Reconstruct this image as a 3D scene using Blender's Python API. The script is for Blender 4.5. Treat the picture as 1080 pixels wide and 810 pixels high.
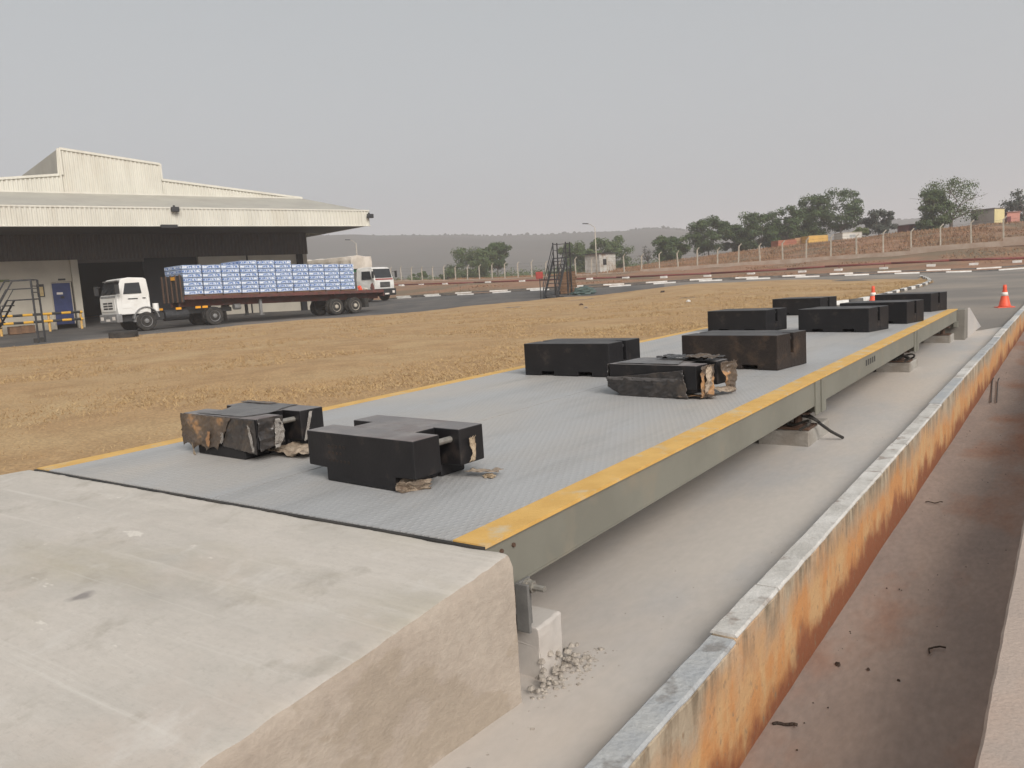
import bpy, bmesh, math, random
from mathutils import Vector, Matrix, noise
R_ = random.Random(7)
sc = bpy.context.scene
for o in list(bpy.data.objects): bpy.data.objects.remove(o)
COL = sc.collection

# ------------------------------------------------------------------ camera
FPX, CX, CY = 840.0, 540.0, 405.0            # photograph is 1080 x 810
CAM = Vector((1.5365, -1.9428, 0.8277))      # z = 0 is the weighbridge deck, the yard lies at -0.5
AX = [Vector((0.8166196691554535, -0.020808351538190967, 0.5768009435279218)),
      Vector((0.5738109133853186, 0.1374454951659976, -0.8073721394366292)),
      Vector((-0.06247860799587112, 0.9902906456393412, 0.12418075399153661))]
ROT = Matrix((AX[0], AX[1], AX[2]))
cd = bpy.data.cameras.new('camera'); cam = bpy.data.objects.new('camera', cd); COL.objects.link(cam)
cam.matrix_world = Matrix.Translation(CAM) @ ROT.to_4x4()
cd.sensor_width = 36; cd.lens = FPX / 1080 * 36; cd.clip_start = 0.05; cd.clip_end = 6000
sc.camera = cam

# ------------------------------------------------------------------ sky and sun
SUN_EL, SUN_AZ = math.radians(34), math.atan2(-0.55, 0.85)   # from the right, a little behind the camera
w = bpy.data.worlds.new('World'); sc.world = w; w.use_nodes = True
nt = w.node_tree; nt.nodes.clear()
sky = nt.nodes.new('ShaderNodeTexSky'); sky.sky_type = 'NISHITA'; sky.sun_disc = False
sky.sun_elevation = SUN_EL; sky.sun_rotation = math.pi/2 - SUN_AZ
sky.air_density = 1.0; sky.dust_density = 6.0; sky.ozone_density = 1.0
hs = nt.nodes.new('ShaderNodeHueSaturation'); hs.inputs['Saturation'].default_value = 0.06
mx = nt.nodes.new('ShaderNodeMix'); mx.data_type = 'RGBA'; mx.inputs[0].default_value = 0.62
mx.inputs[7].default_value = (4.6, 5.15, 5.5, 1)            # even dust-grey veil
bg = nt.nodes.new('ShaderNodeBackground'); bg.inputs['Strength'].default_value = 0.1
ow = nt.nodes.new('ShaderNodeOutputWorld')
nt.links.new(sky.outputs[0], hs.inputs['Color']); nt.links.new(hs.outputs[0], mx.inputs[6])
nt.links.new(mx.outputs[2], bg.inputs[0]); nt.links.new(bg.outputs[0], ow.inputs[0])
sl = bpy.data.lights.new('sun', 'SUN'); sl.energy = 3.5; sl.angle = math.radians(34); sl.color = (1, 0.94, 0.87)
so = bpy.data.objects.new('sun', sl); COL.objects.link(so); so.location = (20, -20, 40)
sd = Vector((math.cos(SUN_EL)*math.cos(SUN_AZ), math.cos(SUN_EL)*math.sin(SUN_AZ), math.sin(SUN_EL)))
so.rotation_euler = sd.to_track_quat('Z', 'Y').to_euler()
vs = sc.view_settings; vs.view_transform = 'Standard'; vs.look = 'None'; vs.exposure = 0.16; vs.gamma = 1; vs.use_curve_mapping = False
sc.cycles.max_bounces = 8; sc.cycles.volume_bounces = 1; sc.cycles.use_denoising = True
sc.cycles.sample_clamp_indirect = 6

# ------------------------------------------------------------------ pixel helpers (a pixel gives only a direction)
FW = Vector((-AX[0].z, -AX[1].z, 0)).normalized()       # level forward
RT = Vector((FW.y, -FW.x, 0))                           # level right
def dr(px, py):
    v = ROT @ Vector((px-CX, CY-py, -FPX)); return v
def hor(px):
    return 334.0 - px*0.063
def pz(px, py, z):
    d = dr(px, py); return CAM + d*((z-CAM.z)/d.z)
def pv(px, py, v):
    d = dr(px, py); return CAM + d*(v/(d.dot(FW)))
def az(px):
    d = dr(px, hor(px)); return d.dot(RT)/d.dot(FW)
def lerp(a, b, t): return a+(b-a)*t
def sstep(a, b, x):
    t = max(0, min(1, (x-a)/(b-a))); return t*t*(3-2*t)
def interp(tab, x):
    if x <= tab[0][0]: return tab[0][1]
    for (x0, y0), (x1, y1) in zip(tab, tab[1:]):
        if x <= x1: return y0+(y1-y0)*(x-x0)/(x1-x0)
    return tab[-1][1]
COLS = [(-400, [(30,-.5),(36,-.42),(46,-.3),(54,.25),(300,.5)]),
 (0,   [(33,-.5),(40,-.43),(46,-.35),(54,.3),(300,.6)]),
 (200, [(39,-.5),(42,-.43),(50,-.35),(58,.25),(300,1.5)]),
 (330, [(42,-.48),(44,-.45),(54,-.43),(68,.22),(84,.7),(300,2.5)]),
 (400, [(44,-.5),(48,-.46),(55,-.40),(66,.14),(72,.15),(75,.3),(89,1.15),(132,2.6),(140,2.7),(300,3)]),
 (500, [(46,-.5),(51,-.42),(61,.12),(66,.17),(69,.3),(84,1.0),(118,1.8),(130,2.0),(300,3)]),
 (620, [(44,-.5),(53,-.42),(59.5,.1),(62,.15),(65,.3),(80,.75),(102,1.35),(115,1.6),(300,3)]),
 (730, [(36,-.5),(54,.06),(59,.16),(62,.25),(74,.35),(93,1.25),(120,3.0),(300,4)]),
 (830, [(34,-.5),(52,-.06),(57,.03),(60,.1),(70,.25),(85,1.2),(110,3.7),(300,5)]),
 (940, [(36,-.5),(50,-.3),(56,-.15),(59,-.05),(66,.15),(78,1.3),(100,4.1),(300,6)]),
 (1040,[(38,-.5),(50,-.4),(55,-.35),(58,-.25),(63,.1),(72,1.6),(92,4.2),(300,8)]),
 (1400,[(30,-.5),(44,-.4),(48,-.35),(51,-.25),(56,.1),(64,1.7),(84,4.4),(300,9)])]
ACOL = [(az(p), t) for p, t in COLS]
KERB1 = [(-400,60),(0,62),(330,77),(400,72),(450,68.5),(500,66),(560,64),(640,61),(730,59),(830,57),(940,56),(1036,55),(1200,53),(1400,48)]
AK1 = [(az(p), v) for p, v in KERB1]
def uv(x, y):
    p = Vector((x-CAM.x, y-CAM.y, 0)); return p.dot(RT), p.dot(FW)
def g(x, y):
    """height of the finished yard or bank surface"""
    u, v = uv(x, y)
    if v < 25: return -.5
    a = u/v
    if a <= ACOL[0][0]: return interp(ACOL[0][1], v)
    for (a0, t0), (a1, t1) in zip(ACOL, ACOL[1:]):
        if a <= a1:
            return lerp(interp(t0, v), interp(t1, v), (a-a0)/(a1-a0))
    return interp(ACOL[-1][1], v)
def gp(px, v, dz=0.0):
    a = az(px); p = CAM + FW*v + RT*(a*v); return Vector((p.x, p.y, g(p.x, p.y)+dz))

# ------------------------------------------------------------------ materials
MATS = {}
def srgb(r, g_, b):
    f = lambda c: (c/255/12.92) if c/255 <= .04045 else ((c/255+.055)/1.055)**2.4
    return (f(r), f(g_), f(b))
def mat(name, c1, c2=None, scale=4., rough=.75, bump=0., bscale=40., metal=0., lo=.4, hi=.62, c3=None, s3=.7, lo3=.52, hi3=.7,
        stretch=(1,1,1), spec=.4, detail=6., coat=0., fine=0.0, fscale=90., alpha=1.0):
    if name in MATS: return MATS[name]
    m = bpy.data.materials.new(name); m.use_nodes = True; t = m.node_tree; N, L = t.nodes, t.links
    b = N['Principled BSDF']; b.inputs['Roughness'].default_value = rough; b.inputs['Metallic'].default_value = metal
    b.inputs['Specular IOR Level'].default_value = spec; b.inputs['Coat Weight'].default_value = coat
    tc = N.new('ShaderNodeTexCoord'); mp = N.new('ShaderNodeMapping'); mp.inputs['Scale'].default_value = stretch
    L.new(tc.outputs['Object'], mp.inputs['Vector'])
    def nz(s, d=detail):
        n = N.new('ShaderNodeTexNoise'); n.inputs['Scale'].default_value = s; n.inputs['Detail'].default_value = d; n.inputs['Roughness'].default_value = .6
        L.new(mp.outputs[0], n.inputs['Vector']); return n.outputs['Fac']
    def ramp(f, lo, hi):
        r = N.new('ShaderNodeMapRange'); r.inputs['From Min'].default_value = lo; r.inputs['From Max'].default_value = hi
        L.new(f, r.inputs['Value']); return r.outputs['Result']
    def mix(f, a, c):
        x = N.new('ShaderNodeMix'); x.data_type = 'RGBA'; L.new(f, x.inputs[0])
        for i, q in ((6, a), (7, c)):
            if isinstance(q, tuple): x.inputs[i].default_value = (*q[:3], 1)
            else: L.new(q, x.inputs[i])
        return x.outputs[2]
    col = None
    c = c1
    if c2: c = mix(ramp(nz(scale), lo, hi), c1, c2)
    if c3: c = mix(ramp(nz(s3, 5), lo3, hi3), c, c3)
    if fine:
        f = ramp(nz(fscale, 3), .25, .75)
        x = N.new('ShaderNodeMix'); x.data_type = 'RGBA'; x.blend_type = 'MULTIPLY'; x.inputs[0].default_value = 1
        r2 = N.new('ShaderNodeMapRange'); r2.inputs['To Min'].default_value = 1-fine; r2.inputs['To Max'].default_value = 1+fine
        L.new(f, r2.inputs['Value'])
        cm = N.new('ShaderNodeCombineColor')
        for i in range(3): L.new(r2.outputs[0], cm.inputs[i])
        if isinstance(c, tuple): x.inputs[6].default_value = (*c, 1)
        else: L.new(c, x.inputs[6])
        L.new(cm.outputs[0], x.inputs[7]); c = x.outputs[2]
    if isinstance(c, tuple): b.inputs['Base Color'].default_value = (*c, 1)
    else: L.new(c, b.inputs['Base Color'])
    if bump:
        bn = N.new('ShaderNodeBump'); bn.inputs['Strength'].default_value = bump; bn.inputs['Distance'].default_value = .02
        L.new(nz(bscale, 5), bn.inputs['Height']); L.new(bn.outputs[0], b.inputs['Normal'])
    if alpha < 1: b.inputs['Alpha'].default_value = alpha
    MATS[name] = m; return m

def node_tools(m):
    t = m.node_tree; return t.nodes, t.links, t.nodes['Principled BSDF']

M = {}
M['soil'] = mat('red_soil', (.235,.12,.068), (.275,.16,.095), 1.2, .95, .5, 6, c3=(.16,.115,.07), s3=.12, lo3=.45, hi3=.6, fine=.25, fscale=9)
M['asphalt'] = mat('asphalt', (.075,.072,.07), (.105,.098,.092), .5, .9, .3, 60, c3=(.20,.17,.145), s3=.12, lo3=.5, hi3=.75, fine=.2, fscale=30)
M['lawnsoil'] = mat('dry_lawn', (.375,.24,.118), (.30,.185,.087), 1.6, .98, .4, 14, c3=(.40,.275,.143), s3=.5, lo3=.45, hi3=.68, fine=.35, fscale=26)
M['apron'] = mat('dusty_concrete_floor', (.45,.41,.37), (.385,.37,.36), 1.1, .88, .06, 80, c3=(.48,.415,.355), s3=.45, lo3=.45, hi3=.66, stretch=(1.3,.55,1), fine=.05, fscale=25)
M['ramp'] = mat('ramp_concrete', (.47,.43,.385), (.405,.375,.335), 1.3, .85, .10, 120, c3=(.385,.345,.275), s3=.9, lo3=.47, hi3=.66, stretch=(.55,1.5,1), fine=.05, fscale=40)
M['grey_conc'] = mat('grey_concrete', (.34,.32,.29), (.27,.25,.22), 3, .9, .35, 60, c3=(.22,.19,.16), s3=1.5, fine=.1)
M['kerb_white'] = mat('worn_white_kerb_paint', (.56,.54,.51), (.42,.40,.37), 5, .85, .4, 50, c3=(.30,.26,.23), s3=9, lo3=.58, hi3=.68, fine=.08)
M['kerb_grey'] = mat('worn_grey_kerb_paint', (.33,.34,.35), (.40,.40,.39), 5, .85, .4, 50, c3=(.24,.23,.22), s3=9, lo3=.58, hi3=.68, fine=.08)
M['road_white'] = mat('kerb_white_paint', (.70,.69,.66), (.55,.53,.5), 2, .8, .2, 20)
M['road_black'] = mat('kerb_black_paint', (.07,.068,.066), (.13,.12,.11), 2, .8, .2, 20)
M['olive_steel'] = mat('olive_grey_painted_steel', (.195,.19,.158), (.17,.165,.137), 2, .55, .05, 30, c3=(.225,.20,.155), s3=3, lo3=.55, hi3=.75)
M['yellow'] = mat('worn_yellow_paint', (.63,.385,.115), (.56,.33,.09), 6, .65, .15, 80, c3=(.52,.42,.27), s3=7, lo3=.56, hi3=.7)
M['iron'] = mat('black_cast_iron', (.008,.0075,.0085), (.012,.011,.012), 6, .5, .07, 45, c3=(.05,.038,.032), s3=7, lo3=.60, hi3=.78, spec=.35)
M['iron_brown'] = mat('brownish_cast_iron', (.020,.015,.013), (.030,.022,.018), 6, .6, .35, 45, c3=(.07,.045,.03), s3=5, lo3=.55, hi3=.72, spec=.3)
M['iron_top'] = mat('dusty_cast_iron_top', (.17,.16,.16), (.24,.22,.21), 4, .55, .12, 50, c3=(.13,.10,.095), s3=2.6, lo3=.48, hi3=.66)
M['iron_thin'] = mat('thinly_dusted_iron_top', (.035,.033,.033), (.065,.06,.058), 4, .5, .1, 50, c3=(.10,.09,.085), s3=3, lo3=.52, hi3=.7)
M['plastic_dark'] = mat('dirty_black_plastic_film', (.020,.018,.018), (.045,.038,.034), 9, .28, .15, 25, c3=(.10,.075,.055), s3=5, lo3=.58, hi3=.75, spec=.6)
M['plastic_dirty'] = mat('mud_stained_plastic_film', (.075,.058,.046), (.13,.095,.068), 8, .36, .2, 25, c3=(.34,.19,.09), s3=4, lo3=.56, hi3=.62)
M['plastic_pale'] = mat('pale_torn_film', (.36,.29,.22), (.24,.18,.13), 14, .5, .6, 30, c3=(.12,.085,.06), s3=8, lo3=.52, hi3=.68)
M['film_clear'] = mat('clear_creased_film', (.42,.39,.36), (.30,.27,.24), 12, .18, .1, 30, spec=.7, alpha=.55)
M['plastic_dust'] = mat('dusty_film', (.085,.08,.08), (.13,.12,.115), 5, .35, .15, 20, c3=(.05,.045,.043), s3=3, spec=.5)
M['mud_tongue'] = mat('orange_mud_film', (.36,.20,.10), (.28,.15,.075), 10, .5, .2, 30)
M['rope'] = mat('frayed_sacking', (.42,.33,.23), (.27,.20,.13), 20, .9, .8, 60)
M['rust'] = mat('rusty_steel', (.13,.075,.05), (.09,.06,.045), 12, .7, .3, 60, metal=.3)
M['darksteel'] = mat('dark_steel', (.035,.036,.04), (.055,.055,.057), 8, .5, .1, 60, metal=.4)
M['zinc'] = mat('zinc_bolt', (.42,.40,.36), (.3,.28,.25), 20, .45, metal=.7)
M['rubber'] = mat('rubber', (.022,.021,.02), (.045,.04,.035), 5, .85, .2, 40)
M['white_paint'] = mat('white_vehicle_paint', (.72,.71,.68), (.66,.64,.6), 1.5, .35, coat=.3, c3=(.5,.45,.38), s3=1.2, lo3=.6, hi3=.8)
M['glass'] = mat('dark_glass', (.02,.022,.025), rough=.12, spec=.6)
M['blackplastic'] = mat('black_plastic', (.025,.025,.026), rough=.6)
M['greyplastic'] = mat('grey_bumper', (.20,.20,.20), (.16,.155,.15), 4, .6)
M['trailer_red'] = mat('faded_red_trailer_paint', (.125,.042,.036), (.085,.04,.034), 3, .75, .1, 20, c3=(.09,.065,.055), s3=2)
M['amber'] = mat('amber_plastic', (.75,.33,.02), rough=.4)
M['orange'] = mat('orange_plastic', (.78,.105,.045), (.66,.09,.045), 4, .5)
M['reflect'] = mat('white_reflective_band', (.72,.66,.6), rough=.45)
M['cream'] = mat('cream_cladding', (.60,.58,.51), (.54,.52,.455), 1.0, .55, stretch=(1,1,.3), c3=(.5,.46,.38), s3=.4, lo3=.55, hi3=.8)
M['roofgrey'] = mat('weathered_roof_sheet', (.38,.36,.31), (.33,.31,.27), .6, .6, c3=(.30,.27,.23), s3=.2)
M['wallpale'] = mat('pale_block_wall', (.50,.46,.385), (.44,.405,.34), .7, .85, .1, 10)
M['shadeclad'] = mat('shade_darkened_cladding', (.085,.073,.066), (.075,.064,.058), 1, .6)  # brown taken darker to hold the canopy's shade on cladding and soffit
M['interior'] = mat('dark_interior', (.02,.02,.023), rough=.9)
M['navy'] = mat('navy_door_paint', (.028,.043,.14), (.022,.035,.11), 3, .5)
M['board'] = mat('notice_paper', (.55,.42,.22), (.45,.33,.16), 5, .8)
M['concpost'] = mat('concrete_post', (.43,.39,.325), (.36,.315,.255), 2, .9)
M['plinth'] = mat('plinth_concrete', (.46,.37,.30), (.38,.28,.215), .8, .95, .2, 6)
M['pipered'] = mat('dull_red_pipe', (.17,.035,.028), (.13,.03,.025), 2, .55)
M['redbox'] = mat('red_box_paint', (.30,.032,.026), (.24,.03,.025), 4, .5)
M['wood'] = mat('weathered_pallet_wood', (.20,.115,.065), (.13,.075,.045), 3, .9, .2, 20)
M['barklight'] = mat('grey_bark', (.17,.14,.115), (.11,.09,.075), 4, .95, .4, 8)
M['hillmat'] = mat('dry_hill', (.042,.040,.028), (.05,.046,.032), .02, .95, c3=(.06,.05,.036), s3=.012, lo3=.5, hi3=.65)
M['canopy_far'] = mat('far_foliage', (.033,.036,.022), (.045,.044,.028), .05, .9)
M['tarpgreen'] = mat('dark_green_tarpaulin', (.045,.075,.07), (.07,.10,.09), 3, .6, .4, 6)
M['tarpwhite'] = mat('dusty_white_tarpaulin', (.62,.56,.49), (.5,.44,.37), 1.2, .7, .3, 3)
M['green'] = mat('green_body_paint', (.03,.16,.055), (.025,.12,.05), 2, .5)
M['twigm'] = mat('dark_twig', (.045,.032,.025), (.08,.055,.04), 20, .9)

def leafmat(name, c1, c2, c3):
    m = mat(name, c1, c2, .5, .75, lo=.42, hi=.6, c3=c3, s3=1.6, lo3=.5, hi3=.66)
    N, L, b = node_tools(m)
    b.inputs['Subsurface Weight'].default_value = 0
    return m
M['leaf_dark'] = leafmat('dark_green_leaves', (.032,.056,.018), (.055,.088,.028), (.09,.125,.042))
M['leaf_mid'] = leafmat('olive_green_leaves', (.055,.085,.028), (.08,.115,.04), (.115,.14,.052))
M['leaf_light'] = leafmat('yellow_green_leaves', (.10,.13,.04), (.14,.165,.055), (.17,.18,.07))
M['leaf_grey'] = leafmat('grey_green_leaves', (.045,.055,.042), (.07,.08,.06), (.10,.11,.085))
M['drygrass'] = leafmat('dry_grass_blades', (.43,.29,.14), (.335,.215,.10), (.50,.36,.19))
M['bankgrass'] = leafmat('bank_dry_grass', (.27,.15,.08), (.24,.13,.068), (.22,.15,.075))

# deck: chequer plate
def deckmat():
    m = mat('grey_chequer_plate', (.355,.354,.354), (.31,.31,.313), 1.6, .55, c3=(.40,.372,.34), s3=.8, lo3=.42, hi3=.68, stretch=(1.4,.6,1), fine=.06, fscale=70)
    N, L, b = node_tools(m)
    tc = N.new('ShaderNodeTexCoord'); hts = []
    for ang in (45, -45):
        mp = N.new('ShaderNodeMapping'); mp.inputs['Rotation'].default_value = (0,0,math.radians(ang)); mp.inputs['Scale'].default_value = (42, 21, 1)
        L.new(tc.outputs['Object'], mp.inputs['Vector'])
        v = N.new('ShaderNodeTexVoronoi'); v.voronoi_dimensions = '2D'; v.inputs['Randomness'].default_value = 0; v.inputs['Scale'].default_value = 1
        L.new(mp.outputs[0], v.inputs['Vector'])
        r = N.new('ShaderNodeMapRange'); r.inputs['From Min'].default_value = .32; r.inputs['From Max'].default_value = .18
        L.new(v.outputs['Distance'], r.inputs['Value']); hts.append(r.outputs[0])
    a = N.new('ShaderNodeMath'); a.operation = 'MAXIMUM'; L.new(hts[0], a.inputs[0]); L.new(hts[1], a.inputs[1]); a.use_clamp = True
    src = b.inputs['Base Color'].links[0].from_socket
    def layer(src, fac, col):
        x = N.new('ShaderNodeMix'); x.data_type = 'RGBA'; L.new(fac, x.inputs[0]); L.new(src, x.inputs[6]); x.inputs[7].default_value = (*col, 1); return x.outputs[2]
    def nfac(scale, st, lo, hi, amt, rot=0.):
        mp = N.new('ShaderNodeMapping'); mp.inputs['Scale'].default_value = st; mp.inputs['Rotation'].default_value = (0,0,rot); L.new(tc.outputs['Object'], mp.inputs['Vector'])
        n = N.new('ShaderNodeTexNoise'); n.inputs['Scale'].default_value = scale; n.inputs['Detail'].default_value = 7; n.inputs['Roughness'].default_value = .65; L.new(mp.outputs[0], n.inputs['Vector'])
        r = N.new('ShaderNodeMapRange'); r.inputs['From Min'].default_value = lo; r.inputs['From Max'].default_value = hi; r.inputs['To Max'].default_value = amt; L.new(n.outputs['Fac'], r.inputs['Value']); return r.outputs[0]
    src = layer(src, nfac(2.4, (2.2, .3, 1), .50, .72, .55), (.25,.245,.24))
    src = layer(src, nfac(3.0, (1, 1, 1), .56, .70, .45), (.40,.365,.325))
    src = layer(src, nfac(7.0, (.5, 3, 1), .66, .70, .5, .3), (.43,.42,.41))
    src = layer(src, nfac(40., (1, 1, 1), .66, .74, .5), (.19,.17,.155))
    fm = N.new('ShaderNodeMath'); fm.operation = 'MULTIPLY'; L.new(a.outputs[0], fm.inputs[0]); fm.inputs[1].default_value = .20
    src = layer(src, fm.outputs[0], (.43,.43,.43))
    L.new(src, b.inputs['Base Color'])
    bp = N.new('ShaderNodeBump'); bp.inputs['Strength'].default_value = .5; bp.inputs['Distance'].default_value = .003
    L.new(a.outputs[0], bp.inputs['Height']); L.new(bp.outputs[0], b.inputs['Normal'])
    return m
M['deck'] = deckmat()

# drain wall: grey concrete stained orange by laterite mud, dark streaks from the top
def wallmat():
    m = bpy.data.materials.new('laterite_stained_concrete'); m.use_nodes = True; N, L, b = node_tools(m)
    b.inputs['Roughness'].default_value = .92
    geo = N.new('ShaderNodeNewGeometry'); sx = N.new('ShaderNodeSeparateXYZ'); L.new(geo.outputs['Position'], sx.inputs[0])
    def nz(scale, st, d=6):
        mp = N.new('ShaderNodeMapping'); mp.inputs['Scale'].default_value = st; L.new(geo.outputs['Position'], mp.inputs['Vector'])
        n = N.new('ShaderNodeTexNoise'); n.inputs['Scale'].default_value = scale; n.inputs['Detail'].default_value = d; n.inputs['Roughness'].default_value = .62
        L.new(mp.outputs[0], n.inputs['Vector']); return n.outputs['Fac']
    def mr(f, a, c, lo=0., hi=1.):
        r = N.new('ShaderNodeMapRange'); r.inputs['From Min'].default_value = a; r.inputs['From Max'].default_value = c
        r.inputs['To Min'].default_value = lo; r.inputs['To Max'].default_value = hi
        L.new(f, r.inputs['Value']); return r.outputs[0]
    def add(a, c, op='ADD'):
        x = N.new('ShaderNodeMath'); x.operation = op; L.new(a, x.inputs[0])
        if isinstance(c, float): x.inputs[1].default_value = c
        else: L.new(c, x.inputs[1])
        x.use_clamp = op == 'MULTIPLY'; return x.outputs[0]
    def mix(f, a, c):
        x = N.new('ShaderNodeMix'); x.data_type = 'RGBA'; L.new(f, x.inputs[0])
        for i, q in ((6, a), (7, c)):
            if isinstance(q, tuple): x.inputs[i].default_value = (*q, 1)
            else: L.new(q, x.inputs[i])
        return x.outputs[2]
    n1 = nz(3.0, (1, 1.0, .6)); n2 = nz(9, (1, 1.5, .35)); n3 = nz(1.3, (1,.8,1)); n4 = nz(26, (1,1,.7)); n5 = nz(5, (1,.9,.5))
    c = mix(mr(n1, .35, .65), (.43,.355,.26), (.33,.265,.19))
    h = add(sx.outputs['Z'], mr(n3, .3, .7, -.17, .17)); h = add(h, mr(n5, .3, .7, -.07, .07))     # uneven tide lines of mud
    c = mix(mr(h, -.44, -.64), c, (.49,.235,.088))
    c = mix(add(mr(n5, .47, .60), mr(h, -.50, -.60), 'MULTIPLY'), c, (.50,.31,.15))
    c = mix(mr(h, -.72, -.84), c, (.25,.088,.038))
    streak = add(mr(n2, .44, .60), mr(add(sx.outputs['Z'], mr(n3, .3, .7, -.07, .07)), -.60, -.43), 'MULTIPLY')
    c = mix(streak, c, (.17,.13,.085))
    c = mix(mr(n4, .58, .70), c, (.24,.165,.10))
    L.new(c, b.inputs['Base Color'])
    bp = N.new('ShaderNodeBump'); bp.inputs['Strength'].default_value = .45; bp.inputs['Distance'].default_value = .015
    L.new(nz(28, (1,1,1)), bp.inputs['Height']); L.new(bp.outputs[0], b.inputs['Normal'])
    return m
M['drainwall'] = wallmat()
M['drainfloor'] = mat('silted_drain_floor', (.325,.255,.215), (.275,.22,.19), 2.6, .9, .12, 40, c3=(.29,.145,.09), s3=.9, lo3=.50, hi3=.66, stretch=(1.2,.45,1), fine=.12, fscale=30)

def packmat():
    m = bpy.data.materials.new('shrink_wrapped_bottles'); m.use_nodes = True; N, L, b = node_tools(m)
    b.inputs['Roughness'].default_value = .3
    tc = N.new('ShaderNodeTexCoord')
    def nz(st, sc_, d):
        mp = N.new('ShaderNodeMapping'); mp.inputs['Scale'].default_value = st; L.new(tc.outputs['Object'], mp.inputs['Vector'])
        n = N.new('ShaderNodeTexNoise'); n.inputs['Scale'].default_value = sc_; n.inputs['Detail'].default_value = d; L.new(mp.outputs[0], n.inputs['Vector']); return n.outputs['Fac']
    def mr(f, a, c):
        r = N.new('ShaderNodeMapRange'); r.inputs['From Min'].default_value = a; r.inputs['From Max'].default_value = c; L.new(f, r.inputs['Value']); return r.outputs[0]
    def mul(a, c):
        x = N.new('ShaderNodeMath'); x.operation = 'MULTIPLY'; L.new(a, x.inputs[0]); L.new(c, x.inputs[1]); return x.outputs[0]
    def mix(f, a, c):
        x = N.new('ShaderNodeMix'); x.data_type = 'RGBA'; L.new(f, x.inputs[0])
        for i, q in ((6, a), (7, c)):
            if isinstance(q, tuple): x.inputs[i].default_value = (*q, 1)
            else: L.new(q, x.inputs[i])
        return x.outputs[2]
    sx = N.new('ShaderNodeSeparateXYZ'); L.new(tc.outputs['Object'], sx.inputs[0])
    c = mix(mr(nz((3,3,3), 1.5, 3), .35, .65), (.24,.32,.50), (.42,.50,.63))          # film over pale bottles
    band = mul(mr(sx.outputs['Z'], .045, .06), mr(sx.outputs['Z'], .155, .14))
    c = mix(band, c, (.10,.18,.42))                                                    # printed blue band
    c = mix(mul(band, mr(nz((9,9,4), 1.3, 1), .50, .56)), c, (.68,.72,.78))            # white print on it
    L.new(c, b.inputs['Base Color']); return m
M['pack'] = packmat()
def stripemat():
    m = bpy.data.materials.new('yellow_black_stripes'); m.use_nodes = True; N, L, b = node_tools(m)
    tc = N.new('ShaderNodeTexCoord'); wv = N.new('ShaderNodeTexWave'); wv.inputs['Scale'].default_value = .31
    L.new(tc.outputs['Object'], wv.inputs['Vector'])
    r = N.new('ShaderNodeValToRGB'); r.color_ramp.interpolation = 'CONSTANT'; e = r.color_ramp.elements
    e[0].color = (.02,.02,.02,1); e[1].position = .5; e[1].color = (.70,.38,.03,1)
    L.new(wv.outputs['Fac'], r.inputs[0]); L.new(r.outputs[0], b.inputs['Base Color']); return m
M['stripe'] = stripemat()

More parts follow.
